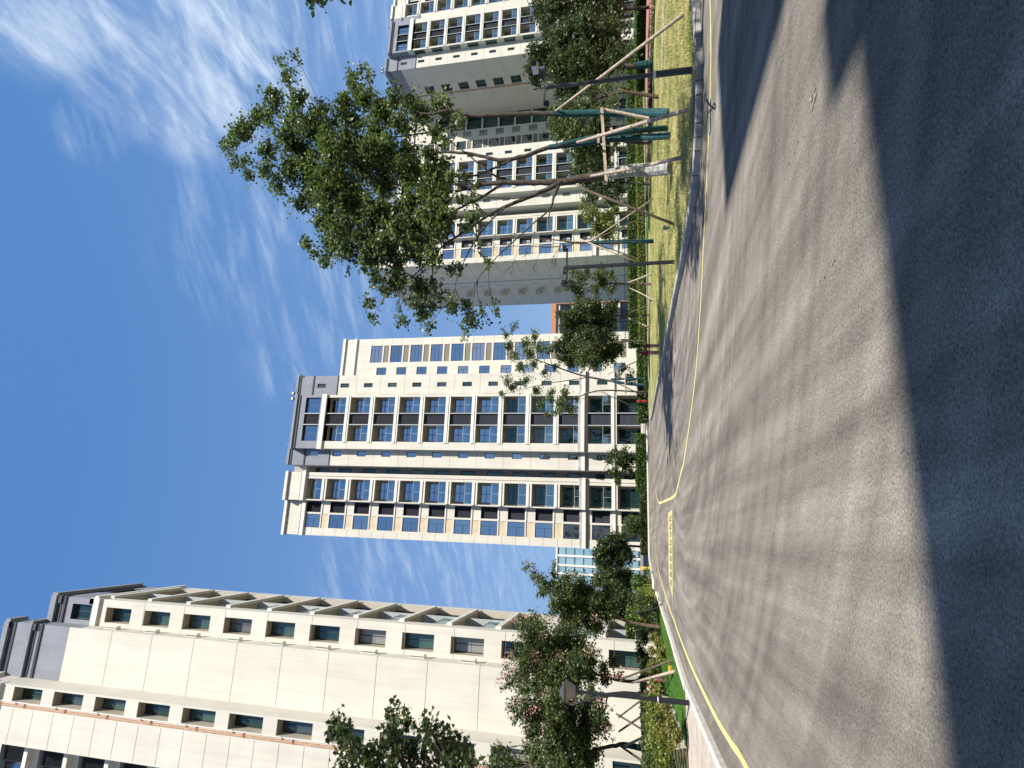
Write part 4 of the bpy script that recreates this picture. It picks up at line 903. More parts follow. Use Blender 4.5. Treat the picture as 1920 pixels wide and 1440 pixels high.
# ------------------------------------------------------------------ the tall plane trees
gA = gp(1256, 212, .12); gB = gp(1258, 254, .12); gC = gp(1262, 312, .12)
stA = [[(gA, .15)] + ST([(1200, 211, .13), (1120, 212, .12), (1040, 213, .11), (1000, 213, .10), (930, 216, .095), (880, 217, .085), (848, 206, .06), (800, 214, .05), (730, 200, .035), (660, 190, .02), (600, 195, .012)], 20.3),
       ST([(880, 217, .06), (840, 240, .045), (780, 252, .035), (700, 262, .025), (610, 262, .012), (480, 262, .006)], 20.3)]
tree('plane_tree', 'tall plane tree with single teal wrapped trunk nearest the camera pole', stA,
     B3([(430,268,16),(447,245,26),(420,280,12),(520,108,9),(553,104,10),(536,118,9),(509,170,18),(533,150,14),(497,215,14),(484,212,18),(470,232,14),(520,190,20),(556,186,22),(545,225,22),(575,230,34),(533,262,30),(500,285,24),(560,290,36),(606,236,30),(656,134,13),(678,128,10),(690,138,10),(664,160,16),(680,184,30),(640,196,26),(716,214,36),(736,186,24),(700,246,34),(752,236,32),(790,214,26),(822,196,20),(600,205,20),(660,226,30),(610,262,30),(650,262,30),(770,190,22),(840,214,16),(838,186,12),(856,230,13),(812,250,18),(830,262,14)], 18.6, 21.8),
     leaf=.165, dens=1.6, lm='leaf_plane', wraps=[([p for p, r in stA[0][:4]], 'wrap', (.165, .13))], group='plane trees on the right lawn')
rb_ = random.Random(21)
def fill(n, x0, x1, y0, y1, r): return [(rb_.uniform(x0, x1), rb_.uniform(y0, y1), rb_.uniform(.75, 1.2)*r) for _ in range(n)]
stB = [[(gB, .12)] + ST([(1200, 258, .105), (1140, 262, .10), (1080, 270, .095), (1030, 276, .09), (985, 292, .085), (940, 301, .08), (900, 292, .07), (860, 286, .06), (800, 286, .045), (700, 296, .03), (600, 292, .015), (500, 300, .008)], 20),
       [(gp(1254, 240, .12), .10)] + ST([(1180, 246, .085), (1110, 258, .075), (1040, 274, .07)], 19.7),
       ST([(960, 300, .05), (920, 318, .045), (880, 330, .04), (820, 322, .03), (740, 330, .02), (640, 330, .01)], 20)]
tree('plane_tree', 'plane tree forking into two teal wrapped stems between two others', stB,
     B3([(436,308,12),(462,330,13),(452,300,12),(488,318,18),(520,348,20),(545,320,30),(585,325,38),(560,386,20),(620,300,34),(640,345,38),(680,318,38),(690,285,30),(730,300,36),(765,290,30),(800,282,22),(720,345,36),(600,382,28),(760,330,30),(800,318,20),(830,300,14)]+fill(16, 560, 820, 270, 360, 27), 18.4, 21.5),
     leaf=.165, dens=1.6, lm='leaf_plane', wraps=[([p for p, r in stB[0][:5]], 'wrap', (.13, .105)), ([p for p, r in stB[1]], 'wrap', (.115, .085))], group='plane trees on the right lawn')
stC = [[(gC, .24)] + ST([(1220, 318, .22), (1180, 320, .19), (1140, 328, .17), (1095, 334, .16), (1050, 342, .15), (1000, 342, .11), (930, 343, .095), (880, 352, .07), (840, 362, .055), (780, 380, .04), (700, 400, .03), (620, 410, .014)], 19.8),
       ST([(1055, 342, .11), (1010, 362, .085), (970, 378, .075), (930, 396, .06), (880, 428, .045), (830, 462, .035), (790, 505, .025), (720, 560, .012)], 19.4),
       ST([(1048, 348, .06), (1038, 370, .05), (1032, 390, .035), (1000, 420, .028), (960, 455, .022), (905, 510, .016), (880, 555, .01)], 19.0),
       ST([(940, 346, .06), (900, 372, .05), (860, 392, .045), (820, 430, .035), (760, 450, .025), (690, 470, .012), (600, 480, .008)], 20.2),
       ST([(1032, 392, .03), (1028, 415, .02), (1030, 425, .012)], 19.0),
       ST([(975, 344, .05), (930, 330, .045), (890, 300, .035), (850, 270, .02), (810, 240, .01)], 20.4),
       ST([(1000, 366, .035), (960, 372, .03), (900, 366, .025), (850, 340, .015)], 19.2),
       ST([(950, 386, .035), (915, 420, .03), (880, 470, .022), (855, 530, .014), (850, 560, .008)], 19.0),
       ST([(895, 350, .045), (850, 330, .035), (800, 345, .03), (750, 345, .015)], 20.0)]
tree('plane_tree', 'leaning plane tree with pale plastic wrapped trunk and long low boughs', stC,
     B3([(600,420,20),(572,457,13),(588,474,10),(618,452,28),(606,492,13),(620,400,30),(648,430,28),(655,385,34),(680,440,34),(688,478,28),(700,400,38),(720,452,34),(742,488,26),(745,415,34),(770,380,32),(792,430,28),(800,395,26),(825,370,22),(820,410,20),(845,335,16),(770,470,22),(700,520,18),(722,544,15),(690,568,14),(700,598,9),(742,530,22),(762,560,13),(782,540,22),(756,602,14),(788,590,22),(802,616,9),(826,556,14),(844,570,13),(876,572,15),(884,602,16),(870,630,8),(902,592,12),(858,500,10),(898,462,7),(912,490,8),(838,505,12),(815,480,16),(930,585,6)]+fill(20, 600, 830, 350, 480, 26)+fill(9, 820, 890, 330, 430, 13)+fill(10, 690, 860, 460, 590, 15), 17.6, 21.2),
     leaf=.165, dens=1.7, lm='leaf_plane', wraps=[([p for p, r in stC[0][:4]], 'wrapw', (.27, .20))], group='plane trees on the right lawn', lr=.6)
# neighbour of the plane trees, mostly outside the frame: its shade dapples the road edge
tp = Vector((14.6, 5.9, .12))
tree('plane_tree', 'plane tree spray hanging into the top corner of the frame beside open sky', [[(tp, .2), (tp+Vector((-.1, .1, 3.5)), .17), (tp+Vector((-.4, 0, 7)), .13), (tp+Vector((-.8, 0, 11)), .09), (tp+Vector((-1.0, 0, 14)), .04)]],
     [(tp+Vector((random.uniform(-2.9, 2.6), random.uniform(-3.0, 2.2), random.uniform(9.5, 15))), random.uniform(.6, 1.0)) for _ in range(24)]+[(at(590, -6, 8.3), .34), (at(598, -34, 8.1), .4), (at(582, 8, 8.5), .2)],
     leaf=.17, dens=.62, lm='leaf_plane')
# props around them
AA = lambda x, y, b: at(x, y, b)
support('tree_prop', 'longest pale pole leaning right across the camera pole to the teal trunk', [prop(gp(1285, 24, .1), AA(1042, 208, 20.2), .05)])
support('tree_prop', 'thick pale pole crossing in front of the forked teal stems', [prop(gp(1294, 204, .1), AA(1078, 268, 19.9), .06)])
support('tree_prop', 'pale weathered pole laid along the plastic wrapped trunk', [prop(gp(1285, 294, .1), AA(1108, 330, 19.2), .055)])
support('tree_prop', 'dark slanting pole from the leaning trunk down to the lawn', [prop(gp(1266, 421, .1), AA(1088, 352, 19.8), .05, 'poled')])
def plank(name, label, a, b, w_, t_, key='pole'):
    root = thing(name, (a.x, a.y, 0), label, 'plank', 'boards nailed across the trunks'); m_ = MB(); d = (b-a).normalized(); s_ = d.cross(Vector((0, 0, 1)))
    s_ = s_.normalized() if s_.length > .1 else Vector((1, 0, 0)); u_ = s_.cross(d)
    P8 = [p+s_*sx*t_/2+u_*sz*w_/2 for p in (a, b) for (sx, sz) in ((-1,-1),(1,-1),(1,1),(-1,1))]
    m_.v = [tuple(p) for p in P8]; m_.f = [(0,1,2,3),(7,6,5,4),(0,4,5,1),(1,5,6,2),(2,6,7,3),(3,7,4,0)]; m_.m = [0]*6; m_.build('board', key, root); return root
plank('cross_board', 'brown board nailed across all three plane tree trunks', AA(1128, 202, 19.4), AA(1137, 346, 19.2), .11, .05)
plank('cross_board', 'short lower board behind the forked teal stems', AA(1146, 240, 20.4), AA(1148, 305, 20.3), .11, .05)
plank('cross_board', 'pale squared timber slanting down the right teal trunk', AA(1132, 205, 19.5), AA(1217, 222, 19.3), .10, .07)
plank('cross_board', 'thin stub of board on the forked stems', AA(1122, 251, 19.6), AA(1122, 268, 19.6), .10, .05)

# ------------------------------------------------------------------ garden trees on the right
def simple(label, base, trunk, blobs, b, db=2., puff=1., **k):
    blobs = [(t[0], t[1], t[2]*(puff if t[2] > 10 else 1)) for t in blobs]
    return tree(k.pop('name', 'garden_tree'), label, [[(base, trunk[0][2]*1.15)]+ST(trunk, b)], B3(blobs, b-db, b+db), **k)
G1 = 'staked trees in the right garden'
def bs(px, py, b): p = at(px, py, b); return Vector((p.x, p.y, .1))
simple('dense dark tree at the photo edge with wide low crown', bs(1200, 16, 36), [(1160, 18, .11), (1080, 18, .08)], [(1010,18,26),(1040,10,34),(1075,30,34),(1060,-20,30),(1110,10,38),(1150,30,30),(1150,-10,30),(1020,45,20)], 36, lm='leaf_dark', leaf=.2, dens=1.5, group=G1)
simple('dense dark tree with near-black trunk right behind the camera pole', bs(1215, 120, 32), [(1190, 124, .16), (1150, 122, .14), (1080, 110, .09)], [(992,128,18),(1002,152,14),(1000,95,18),(1020,110,28),(1050,85,34),(1045,130,30),(1080,70,38),(1085,120,38),(1110,150,28),(1115,95,38),(1145,75,34),(1150,115,30),(1075,160,26),(1050,168,22),(1130,55,26),(1030,70,22),(1095,40,24)], 32, lm='leaf_dark', leaf=.2, dens=1.9, group=G1, wraps=[([bs(1215, 120, 32), AA(1190, 124, 32)], 'wrap', (.26, .22))])
simple('small twiggy garden tree with green tag on its brown trunk', bs(1240, 182, 26.2), [(1205, 177, .09), (1170, 172, .07), (1140, 180, .05)], [(1110,185,20),(1130,160,18),(1140,200,16),(1095,165,18),(1120,215,16),(1150,180,12),(1165,165,8),(1085,195,16)], 26.2, 1.2, lm='leaf_mid', leaf=.15, dens=.9, bark='bark2', group=G1)
simple('bushy garden tree seen between the teal stems and red path', bs(1215, 268, 37), [(1190, 268, .10), (1150, 262, .09), (1110, 262, .07)], [(1042,212,20),(1040,236,20),(1050,250,20),(1075,222,28),(1080,252,26),(1100,272,30),(1120,240,28),(1125,215,20),(1130,290,26),(1085,296,24),(1060,190,18),(1145,262,22),(1060,272,14)], 37, lm='leaf_mid', leaf=.19, dens=1.6, group=G1)
simple('compact dark tree behind the plastic wrapped trunk', bs(1215, 346, 44), [(1190, 343, .08), (1160, 342, .07)], [(1075,322,18),(1095,335,22),(1105,360,20),(1125,325,24),(1130,350,24),(1145,372,18),(1160,330,18),(1110,305,20),(1160,355,14)], 44, lm='leaf_dark', leaf=.2, dens=1.7, group=G1)
simple('pale yellow-green feathery tree in front of the second tower', bs(1215, 392, 50), [(1190, 395, .07), (1150, 402, .06)], [(1090,392,9),(1100,410,15),(1112,395,14),(1120,425,17),(1135,408,17),(1135,440,15),(1148,425,13),(1152,395,12),(1112,440,9),(1150,452,9),(1092,372,8)], 50, lm='leaf_yel', leaf=.2, dens=1.1, group=G1)
bare = [(bs(1225, 452, 37), .13)]+ST([(1196, 453, .12), (1150, 455, .11), (1110, 455, .10), (1075, 455, .09)], 37)
bt = tree('bare_tree', 'almost leafless tree with pale teal wrapped trunk and spindly twigs', [bare, ST([(1075, 455, .06), (1040, 450, .04), (980, 446, .03), (920, 452, .02), (870, 470, .01)], 37), ST([(1075, 457, .05), (1040, 463, .035), (990, 462, .025), (930, 458, .015), (880, 450, .008)], 37)],
     B3([(1035,490,16),(1000,505,22),(960,510,24),(985,480,22),(940,480,26),(900,465,28),(1040,500,14),(960,440,20),(920,500,22)], 36.5, 37.5), bare=True, dens=1.3, twig_r=.012, wraps=[([bare[0][0], bare[1][0], bare[3][0]], 'wrap', (.15, .12))], bark='bark2', sag=.0)
support('tree_prop', 'three thin poles tied to the almost leafless tree', [prop(gp(1226, 372, .1)*1.0, AA(1108, 452, 37), .05), prop(gp(1228, 398, .1), AA(1106, 453, 37), .04, 'poled'), prop(AA(1196, 492, 36.5), AA(1085, 447, 37), .05), prop(AA(1194, 484, 38), AA(1100, 452, 37), .04)])
simple('loose light green tree beside the slim black camera post', gp(1222, 533, .1), [(1195, 532, .09), (1165, 532, .08), (1130, 530, .05)], [(1068,508,11),(1062,530,14),(1080,545,14),(1085,520,14),(1098,505,8),(1120,512,14),(1130,530,16),(1145,515,12),(1115,545,12),(1100,565,9),(1145,545,10),(1080,560,10),(1076,575,8),(1128,500,10)], 46, lm='leaf_mid', leaf=.19, dens=1.15, bark='bark2', group=G1)
support('tree_prop', 'two pale poles on the loose tree beside the black post', [prop(gp(1222, 513, .1), AA(1172, 532, 45.8), .07, 'pole'), prop(gp(1227, 563, .1), AA(1176, 538, 46), .05)])
simple('dense round dark tree left of the orange building', gp(1220, 591, .1), [(1195, 592, .09), (1165, 592, .08), (1120, 592, .06)], [(1048,592,10),(1062,610,18),(1070,590,16),(1085,610,22),(1090,580,18),(1110,600,24),(1115,578,18),(1135,590,22),(1140,612,20),(1150,575,14),(1100,630,20),(1060,635,14),(1128,625,18)], 50, lm='leaf_dark', leaf=.2, dens=1.8, bark='bark2', group=G1)
support('tree_prop', 'crossed poles beneath the dense round dark tree', [prop(gp(1220, 615, .1), AA(1172, 594, 50), .07), prop(gp(1216, 618, .1), AA(1184, 632, 54), .05, 'poled'), prop(gp(1216, 572, .1), AA(1180, 586, 50), .04)])
simple('bushy dark tree above the red hydrant pipes', bs(1212, 640, 62), [(1195, 640, .12), (1170, 640, .10), (1120, 645, .08)], [(1045,650,14),(1062,660,18),(1080,645,20),(1090,672,20),(1108,655,22),(1112,680,16),(1130,665,20),(1145,645,18),(1148,668,14),(1070,680,14),(1125,640,18),(1160,655,12),(1050,672,10)], 62, 3, lm='leaf_mid', leaf=.24, dens=1.7, bark='bark2', group=G1)
support('tree_prop', 'long thin pole leaning left over the clipped hedge', [prop(gp(1214, 667, .05)*.9+Vector((0, 0, .05)), AA(1140, 702, 52), .05)])
ts = [[(bs(1210, 722, 59.6), .14)]+ST([(1180, 720, .13), (1145, 714, .12), (1100, 706, .10), (1060, 694, .08), (1010, 676, .05), (960, 660, .02)], 59.6), ST([(1105, 707, .06), (1060, 714, .05), (1020, 720, .04), (960, 735, .015)], 59.6), [(bs(1210, 736, 59.6), .10)]+ST([(1150, 732, .09), (1110, 735, .07), (1075, 748, .05), (1040, 752, .02)], 59.6)]
tree('willow', 'sparse airy willow with teal wrapped trunks in front of the central tower', ts, B3([(945,625,9),(962,612,8),(952,650,13),(965,668,12),(985,640,13),(1000,625,11),(990,662,15),(1012,650,14),(975,690,14),(948,712,11),(938,738,8),(960,725,12),(985,712,12),(1005,735,13),(1020,700,10),(1040,690,9),(1012,758,10),(1030,742,15),(1048,758,16),(1060,738,13),(1068,768,13),(1040,775,10),(1022,775,8),(1080,750,8),(1000,685,12),(1030,655,12)], 57.5, 61.5), leaf=.2, dens=.85, lm='leaf_pale', wraps=[([ts[0][0][0], ts[0][1][0], ts[0][2][0]], 'wrap', (.17, .14)), ([bs(1208, 710, 60.5), AA(1145, 711, 60.5)], 'wrap', (.12, .10))], sag=.3)
support('tree_prop', 'poles and rail bracing the sparse airy willow', [prop(gp(1213, 746, .05)*.93, AA(1143, 712, 59), .06), prop(gp(1212, 774, .05)*.93, AA(1128, 735, 59), .05), prop(AA(1172, 702, 59), AA(1173, 738, 59), .07)])
simple('small leaning tree in front of the dark entrance of the central tower', bs(1206, 880, 74.2), [(1190, 876, .10), (1170, 872, .08)], [(1140,862,10),(1150,850,12),(1160,866,14),(1170,852,13),(1172,876,13),(1150,885,11),(1158,900,9),(1182,860,10),(1140,885,7),(1180,885,8)], 74, 1.4, lm='leaf_dark', leaf=.26, dens=1.1, cat='tree')
simple('dark bushy tree at the left corner of the central tower', bs(1206, 1026, 74.5), [(1190, 1024, .13), (1165, 1024, .11)], [(1118,1040,13),(1128,1022,16),(1138,1050,17),(1148,1030,18),(1150,1010,14),(1160,1050,16),(1168,1030,16),(1128,1060,12),(1120,1052,9),(1175,1045,12),(1165,1010,10)], 74, 1.8, lm='leaf_dark', leaf=.27, dens=1.6)
simple('dark background tree behind the kerb corner, right of the crepe myrtles', bs(1206, 1082, 78), [(1190, 1082, .12), (1165, 1080, .10)], [(1128,1085,14),(1140,1070,14),(1150,1092,18),(1165,1080,16),(1175,1100,14),(1140,1105,14),(1165,1115,14),(1178,1075,12)], 78, 2, lm='leaf_mid', leaf=.27, dens=1.7)
simple('dark background tree between the tall-shoot crepe myrtle and the left block', bs(1206, 1140, 62), [(1190, 1140, .12), (1165, 1140, .10)], [(1135,1130,14),(1150,1150,18),(1165,1130,16),(1170,1160,16),(1185,1145,14),(1185,1120,12),(1140,1160,14),(1150,1175,14)], 62, 2, lm='leaf_dark', leaf=.24, dens=1.8)
# topiary ball
def ball(name, label, cat, lst, lm, leaf, n, group=None, trunk=None):
    c0 = lst[0][0]; root = thing(name, (c0.x, c0.y, 0), label, cat, group); lp, ls = [], []; core = MB()
    if name == 'shrub':
        new = []
        for c, r in lst:
            for _ in range(6): new.append((c+Vector((random.gauss(0, .5), random.gauss(0, .5), random.gauss(-.15, .4)))*r, r*random.uniform(.4, .75)))
        lst = new
    for c, r in lst:
        d = RNG.normal(size=(int(n*r*r), 3)); d /= np.linalg.norm(d, axis=1, keepdims=True)
        lump = 1+.10*np.sin(d[:, 0]*7+c.x)*np.sin(d[:, 1]*6+c.y)+.08*np.sin(d[:, 2]*9)
        rr = r*lump*(RNG.uniform(.80, 1.06, len(d)) if name != 'shrub' else RNG.uniform(.45, 1.25, len(d))); q = np.array(c)+d*rr[:, None]*np.array([1, 1, .92]); q[:, 2] = np.maximum(q[:, 2], .12)
        lp += q.tolist(); ls += (leaf*RNG.uniform(.7, 1.3, len(d))).tolist()
        if name == 'shrub': continue
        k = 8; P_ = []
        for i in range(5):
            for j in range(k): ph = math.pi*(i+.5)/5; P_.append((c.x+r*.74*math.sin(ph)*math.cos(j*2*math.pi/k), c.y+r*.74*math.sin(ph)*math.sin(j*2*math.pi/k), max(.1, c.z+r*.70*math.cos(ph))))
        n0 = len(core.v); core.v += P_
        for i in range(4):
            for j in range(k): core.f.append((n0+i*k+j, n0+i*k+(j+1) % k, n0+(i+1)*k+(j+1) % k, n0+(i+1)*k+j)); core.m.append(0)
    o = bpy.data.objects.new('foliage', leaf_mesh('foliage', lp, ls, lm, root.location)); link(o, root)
    if core.v: core.build('shade_core', 'core', root)
    if trunk: t_ = MB(); t_.tube(trunk, .07, 6); t_.build('trunk', 'bark', root)
    return root
p = at(1187, 985, 73); ball('topiary_bush', 'clipped ball-shaped bush in front of the left entrance of the central tower', 'bush', [(p, metres(p, 20))], 'hedge', .17, 700)
def hedge(label, x0, x1, y0, y1, h, lm='hedge', leaf=.10, dens=120, z0=.1, name='hedge', group='clipped hedges'):
    root = thing(name, ((x0+x1)/2, (y0+y1)/2, z0), label, 'hedge', group); W_, D_ = x1-x0, y1-y0
    a = [W_*D_, W_*h, W_*h, D_*h, D_*h]; N_ = int(min(26000, sum(a)*dens)); u, v = RNG.uniform(0, 1, N_), RNG.uniform(0, 1, N_); f = RNG.choice(5, N_, p=np.array(a)/sum(a)); q = np.empty((N_, 3))
    q[:, 0] = np.where(f == 3, x0, np.where(f == 4, x1, x0+u*W_)); q[:, 1] = np.where(f == 1, y0, np.where(f == 2, y1, y0+np.where(f > 2, u, v)*D_)); q[:, 2] = z0+np.where(f == 0, h, v*h)
    q += RNG.normal(0, .045, q.shape); lump = .06*np.sin(q[:, 0]*2.3+1)*np.sin(q[:, 1]*1.9)+.05*np.sin(q[:, 0]*5.1+q[:, 1]*4.3); q[:, 2] += lump*(q[:, 2]-z0)/h
    o = bpy.data.objects.new('foliage', leaf_mesh('foliage', q, leaf*RNG.uniform(.7, 1.3, N_), lm, root.location)); link(o, root)
    m_ = MB(); m_.box(x0+.07, x1-.07, y0+.07, y1-.07, z0, z0+h-.09); m_.build('shade_core', 'core', root); return root  # solid dark box painted as the hedge's shaded inside
hedge('low dark hedge along the near side of the red path', 29.1, 30.0, 14, 50, .15, lm='leaf_mid', leaf=.11, dens=170)
hedge('bright green hedge along the far side of the red path', 44.3, 46.5, 16, 52, .95, dens=150, leaf=.14)
hedge('long tall hedge below the second tower, behind the footpath', 20.5, 62, 64.0, 65.6, 1.9, lm='hedge', leaf=.19, dens=110)
hedge('low yellowish hedge in front of the long tall hedge', 20.5, 60, 62.4, 63.6, .8, lm='leaf_yel', leaf=.16, dens=120)
hedge('clipped hedge beside the footpath below the willow', 11.5, 19.8, 63.2, 65.0, 1.0, lm='hedge', leaf=.17, dens=130)
hedge('hedge under the small leaning tree before the central tower', 4.4, 11.5, 72.6, 74.0, 1.25, lm='hedge', leaf=.2, dens=120)
hedge('low dark hedge along the far kerb left of the topiary ball', -3.0, 4.2, 72.4, 73.4, .85, lm='leaf_dark', leaf=.2, dens=120)
hedge('bright yellow-green hedge on the kerb corner beside the yellow post', -7.2, -5.3, 50.6, 66.5, 1.25, lm='leaf_yel', leaf=.16, dens=150)
hedge('taller green hedge behind the kerb corner hedge', -9.2, -7.4, 52, 68, 2.3, lm='hedge', leaf=.2, dens=120)
hedge('low hedge bordering the green strip near the hydrants', 13.2, 28, 58.8, 59.6, .35, lm='hedge', leaf=.14, dens=140)

# ------------------------------------------------------------------ left garden
G2 = 'crepe myrtles in the left garden'
bA = gp(1242, 1176, .1)
simple('crepe myrtle with tall leafy shoots above the smaller yellow sign', bA, [(1200, 1170, .10), (1160, 1160, .08), (1120, 1150, .06), (1080, 1130, .05)], [(987,1062,7),(978,1056,5),(996,1075,8),(1008,1086,9),(1036,1056,6),(1034,1072,8),(1036,1090,10),(1020,1100,12),(1045,1105,16),(1012,1112,9),(1060,1085,14),(1065,1112,20),(1085,1100,20),(1085,1130,24),(1105,1115,22),(1110,1140,22),(1060,1140,24),(1040,1135,18),(1130,1125,20),(1135,1150,16),(1075,1165,20),(1100,1165,18),(1120,1080,12),(1140,1100,14),(1150,1130,10),(1120,1180,12)], 38, 2, lm='leaf_mid', leaf=.15, dens=2.4, bark='bark2', group=G2, puff=1.2, name='crepe_myrtle', flowers=[at(*q, 36.6) for q in ((1114,1159),(1040,1128),(1052,1170))])
bB = gp(1250, 1276, .1)
fl = [(989,1153),(958,1226),(940,1269),(950,1262),(1007,1241),(1005,1225),(1103,1232),(1106,1222),(1163,1270),(1160,1262),(961,1250),(1053,1229),(1003,1285),(975,1195),(985,1172),(965,1160),(1020,1190),(948,1240),(935,1280),(1030,1262),(1140,1268)]
simple('pink flowering crepe myrtle behind the lantern post', bB, [(1215, 1276, .11), (1175, 1278, .09), (1130, 1268, .07), (1080, 1250, .05)], [(968,1158,8),(975,1175,12),(985,1195,14),(965,1210,10),(958,1232,10),(950,1252,9),(938,1272,8),(945,1290,8),(995,1165,16),(1010,1185,18),(1005,1215,18),(985,1230,15),(980,1255,16),(965,1275,14),(1010,1245,20),(1005,1275,20),(1035,1200,22),(1040,1230,22),(1040,1262,24),(1070,1215,22),(1075,1250,24),(1075,1285,22),(1040,1290,20),(1105,1230,18),(1105,1265,18),(1010,1300,16),(980,1290,12),(1060,1190,18),(1090,1200,14),(1130,1250,12),(1135,1275,12),(1150,1235,9),(1160,1262,8)], 35, 2, lm='leaf_mid', leaf=.145, dens=2.4, bark='bark2', group=G2, puff=1.2, name='crepe_myrtle', flowers=[at(*q, 33.2+random.random()) for q in fl])
bC = bs(1235, 1306, 31)
fl = [(961,1321),(970,1315),(1025,1306),(1030,1298),(1067,1315),(1125,1316),(992,1345),(988,1338),(1019,1364),(1138,1367),(1059,1397),(1050,1390),(1000,1330),(980,1372),(958,1340)]
simple('crepe myrtle with black trunk and drooping pink blossom tips', bC, [(1190, 1302, .12), (1150, 1302, .11), (1110, 1310, .08), (1070, 1325, .06)], [(948,1325,7),(958,1312,9),(968,1335,12),(960,1352,8),(985,1318,14),(988,1345,16),(1008,1330,18),(1010,1360,18),(990,1375,12),(1035,1315,20),(1035,1345,22),(1040,1375,22),(1065,1330,22),(1068,1360,24),(1060,1392,20),(1095,1325,20),(1098,1355,22),(1095,1385,20),(1120,1340,18),(1125,1370,16),(1030,1400,18),(1090,1410,20),(1060,1420,22),(1110,1300,14),(1138,1362,9)], 31, 1.8, lm='leaf_mid', leaf=.14, dens=2.5, bark='black', group=G2, puff=1.2, name='crepe_myrtle', flowers=[at(*q, 29.4+random.random()) for q in fl])
dB = at(1238, 1415, 33)
tree('garden_tree', 'dark leafy tree with teal wrapped crooked trunk beside the pale pole', [[(Vector((dB.x, dB.y, .1)), .13)]+ST([(1200, 1402, .12), (1170, 1396, .11), (1140, 1400, .09), (1110, 1408, .07), (1060, 1420, .05)], 33)],
     B3([(985,1400,16),(1000,1425,22),(1030,1410,24),(1035,1440,26),(1065,1440,28),(1075,1405,22),(1100,1430,24),(1010,1460,26),(1060,1470,28),(925,1415,16),(945,1432,20),(920,1440,20),(965,1445,22),(935,1460,22),(1000,1390,12),(1115,1420,16)], 31.5, 34), leaf=.16, dens=1.6, lm='leaf_mid', wraps=[([Vector((dB.x, dB.y, .1)), at(1200, 1402, 33), at(1168, 1396, 33)], 'wrap', (.16, .13))], group=G2)
# big maple-leaved tree close on the left, trunk out of frame
mt = at(760, 1490, 11.0); mt.z = .12
blm = B3([(630,1345,6),(640,1372,9),(650,1395,12),(628,1362,6),(738,1328,5),(742,1345,8),(735,1362,9),(755,1380,12),(748,1400,14),(760,1352,6),(800,1352,6),(806,1368,8),(795,1390,10),(832,1368,6),(838,1390,8),(860,1385,5),(872,1398,7),(700,1405,18),(680,1412,16),(660,1420,16),(690,1436,26),(730,1425,24),(765,1412,18),(770,1438,24),(800,1418,18),(815,1438,20),(845,1420,14),(850,1442,16),(875,1425,9),(640,1440,14),(885,1440,12),(720,1395,12),(668,1398,10),(780,1398,10),(700,1455,30),(760,1465,30),(820,1465,26),(650,1465,20)], 10.2, 11.6)
tree('maple_tree', 'dark lobed-leaf tree top reaching up from the bottom left corner', [[(mt, .13), (mt+Vector((0, 0, 2.5)), .11), (mt+Vector((.1, .1, 4.5)), .08), (mt+Vector((.15, .1, 6.0)), .04)]], blm, leaf=.125, dens=2.0, lm='leaf_dark', shape='lobed', twig_r=.005, sag=-.15)
support('tree_prop', 'dark and pale poles crossing at the flowering tree behind the lantern', [prop(gp(1262, 1236, .1)*.96, at(1168, 1272, 34.6), .05, 'poled'), prop(gp(1268, 1258, .1), at(1186, 1280, 34.6), .06)])
support('tree_prop', 'pale pole leaning beside the smaller yellow sign', [prop(gp(1238, 1139, .1), at(1172, 1152, 39), .05)])
support('tree_prop', 'dark poles crossing low by the black trunk', [prop(at(1222, 1330, 30.5), at(1160, 1372, 30.5), .05, 'poled'), prop(at(1236, 1388, 30), at(1155, 1338, 30.4), .045, 'poled'), prop(at(1220, 1300, 29), at(1160, 1345, 30.4), .04, 'poled')])
support('tree_prop', 'pale pole crossing to the crooked teal wrapped trunk', [prop(at(1236, 1370, 31.5), at(1166, 1401, 32.6), .065), prop(at(1222, 1440, 31), at(1162, 1398, 32.6), .055, 'poled')])
# shrubs
def shrub(label, lst, lm, leaf, n, b, cat='shrub', name='shrub', group='shrubs in the left garden'):
    return ball(name, label, cat, [(lambda p: (p, metres(p, t[2])))(at(t[0], t[1], t[3] if len(t) > 3 else b)) for t in lst], lm, leaf, n, group)
shrub('golden leafed shrub mass behind the foot of the lantern post', [(1246,1330,13,20.6),(1252,1348,14,20.3),(1262,1362,14,19.6),(1240,1352,14,21.2),(1248,1378,15,20.2),(1266,1384,12,19.4),(1238,1368,12,21.5)], 'leaf_gold', .07, 5200, 20)
shrub('olive green shrub row next to the golden shrubs', [(1225,1345,16,24),(1228,1375,17,23.5),(1232,1405,17,22.8),(1236,1435,17,22),(1218,1320,13,25.5),(1240,1400,13,21.4),(1244,1425,14,21)], 'leaf_yel', .085, 3600, 23)
shrub('dark green shrubs under the crepe myrtle with tall shoots', [(1222,1160,14,40),(1226,1135,12,42),(1226,1178,12,39),(1205,1150,12,43),(1200,1120,12,46),(1232,1190,9,37)], 'leaf_mid', .13, 1500, 40)
shrub('round bright green bush behind the kerb corner', [(1198,1082,17,60),(1196,1100,13,58)], 'hedge', .18, 500, 60)
shrub('low golden and green border plants beside the stone edging', [(1236,1205,10,34),(1240,1222,10,32),(1236,1232,8,33),(1228,1200,9,36),(1222,1222,9,35),(1218,1245,10,33),(1222,1268,10,31),(1226,1290,11,29.5),(1228,1308,10,28),(1234,1292,8,27)], 'leaf_gold', .10, 2600, 33)
shrub('dark evergreen bushes along the foot of the left block', [(1206,1195,12,44),(1204,1222,12,43),(1205,1248,11,42),(1208,1275,10,40),(1206,1300,10,38),(1200,1180,10,46)], 'leaf_dark', .15, 1500, 43)
hedge('dark mixed hedge running in front of the left block', -12.5, -9.3, 21, 52, 1.15, lm='leaf_mid', leaf=.13, dens=200)
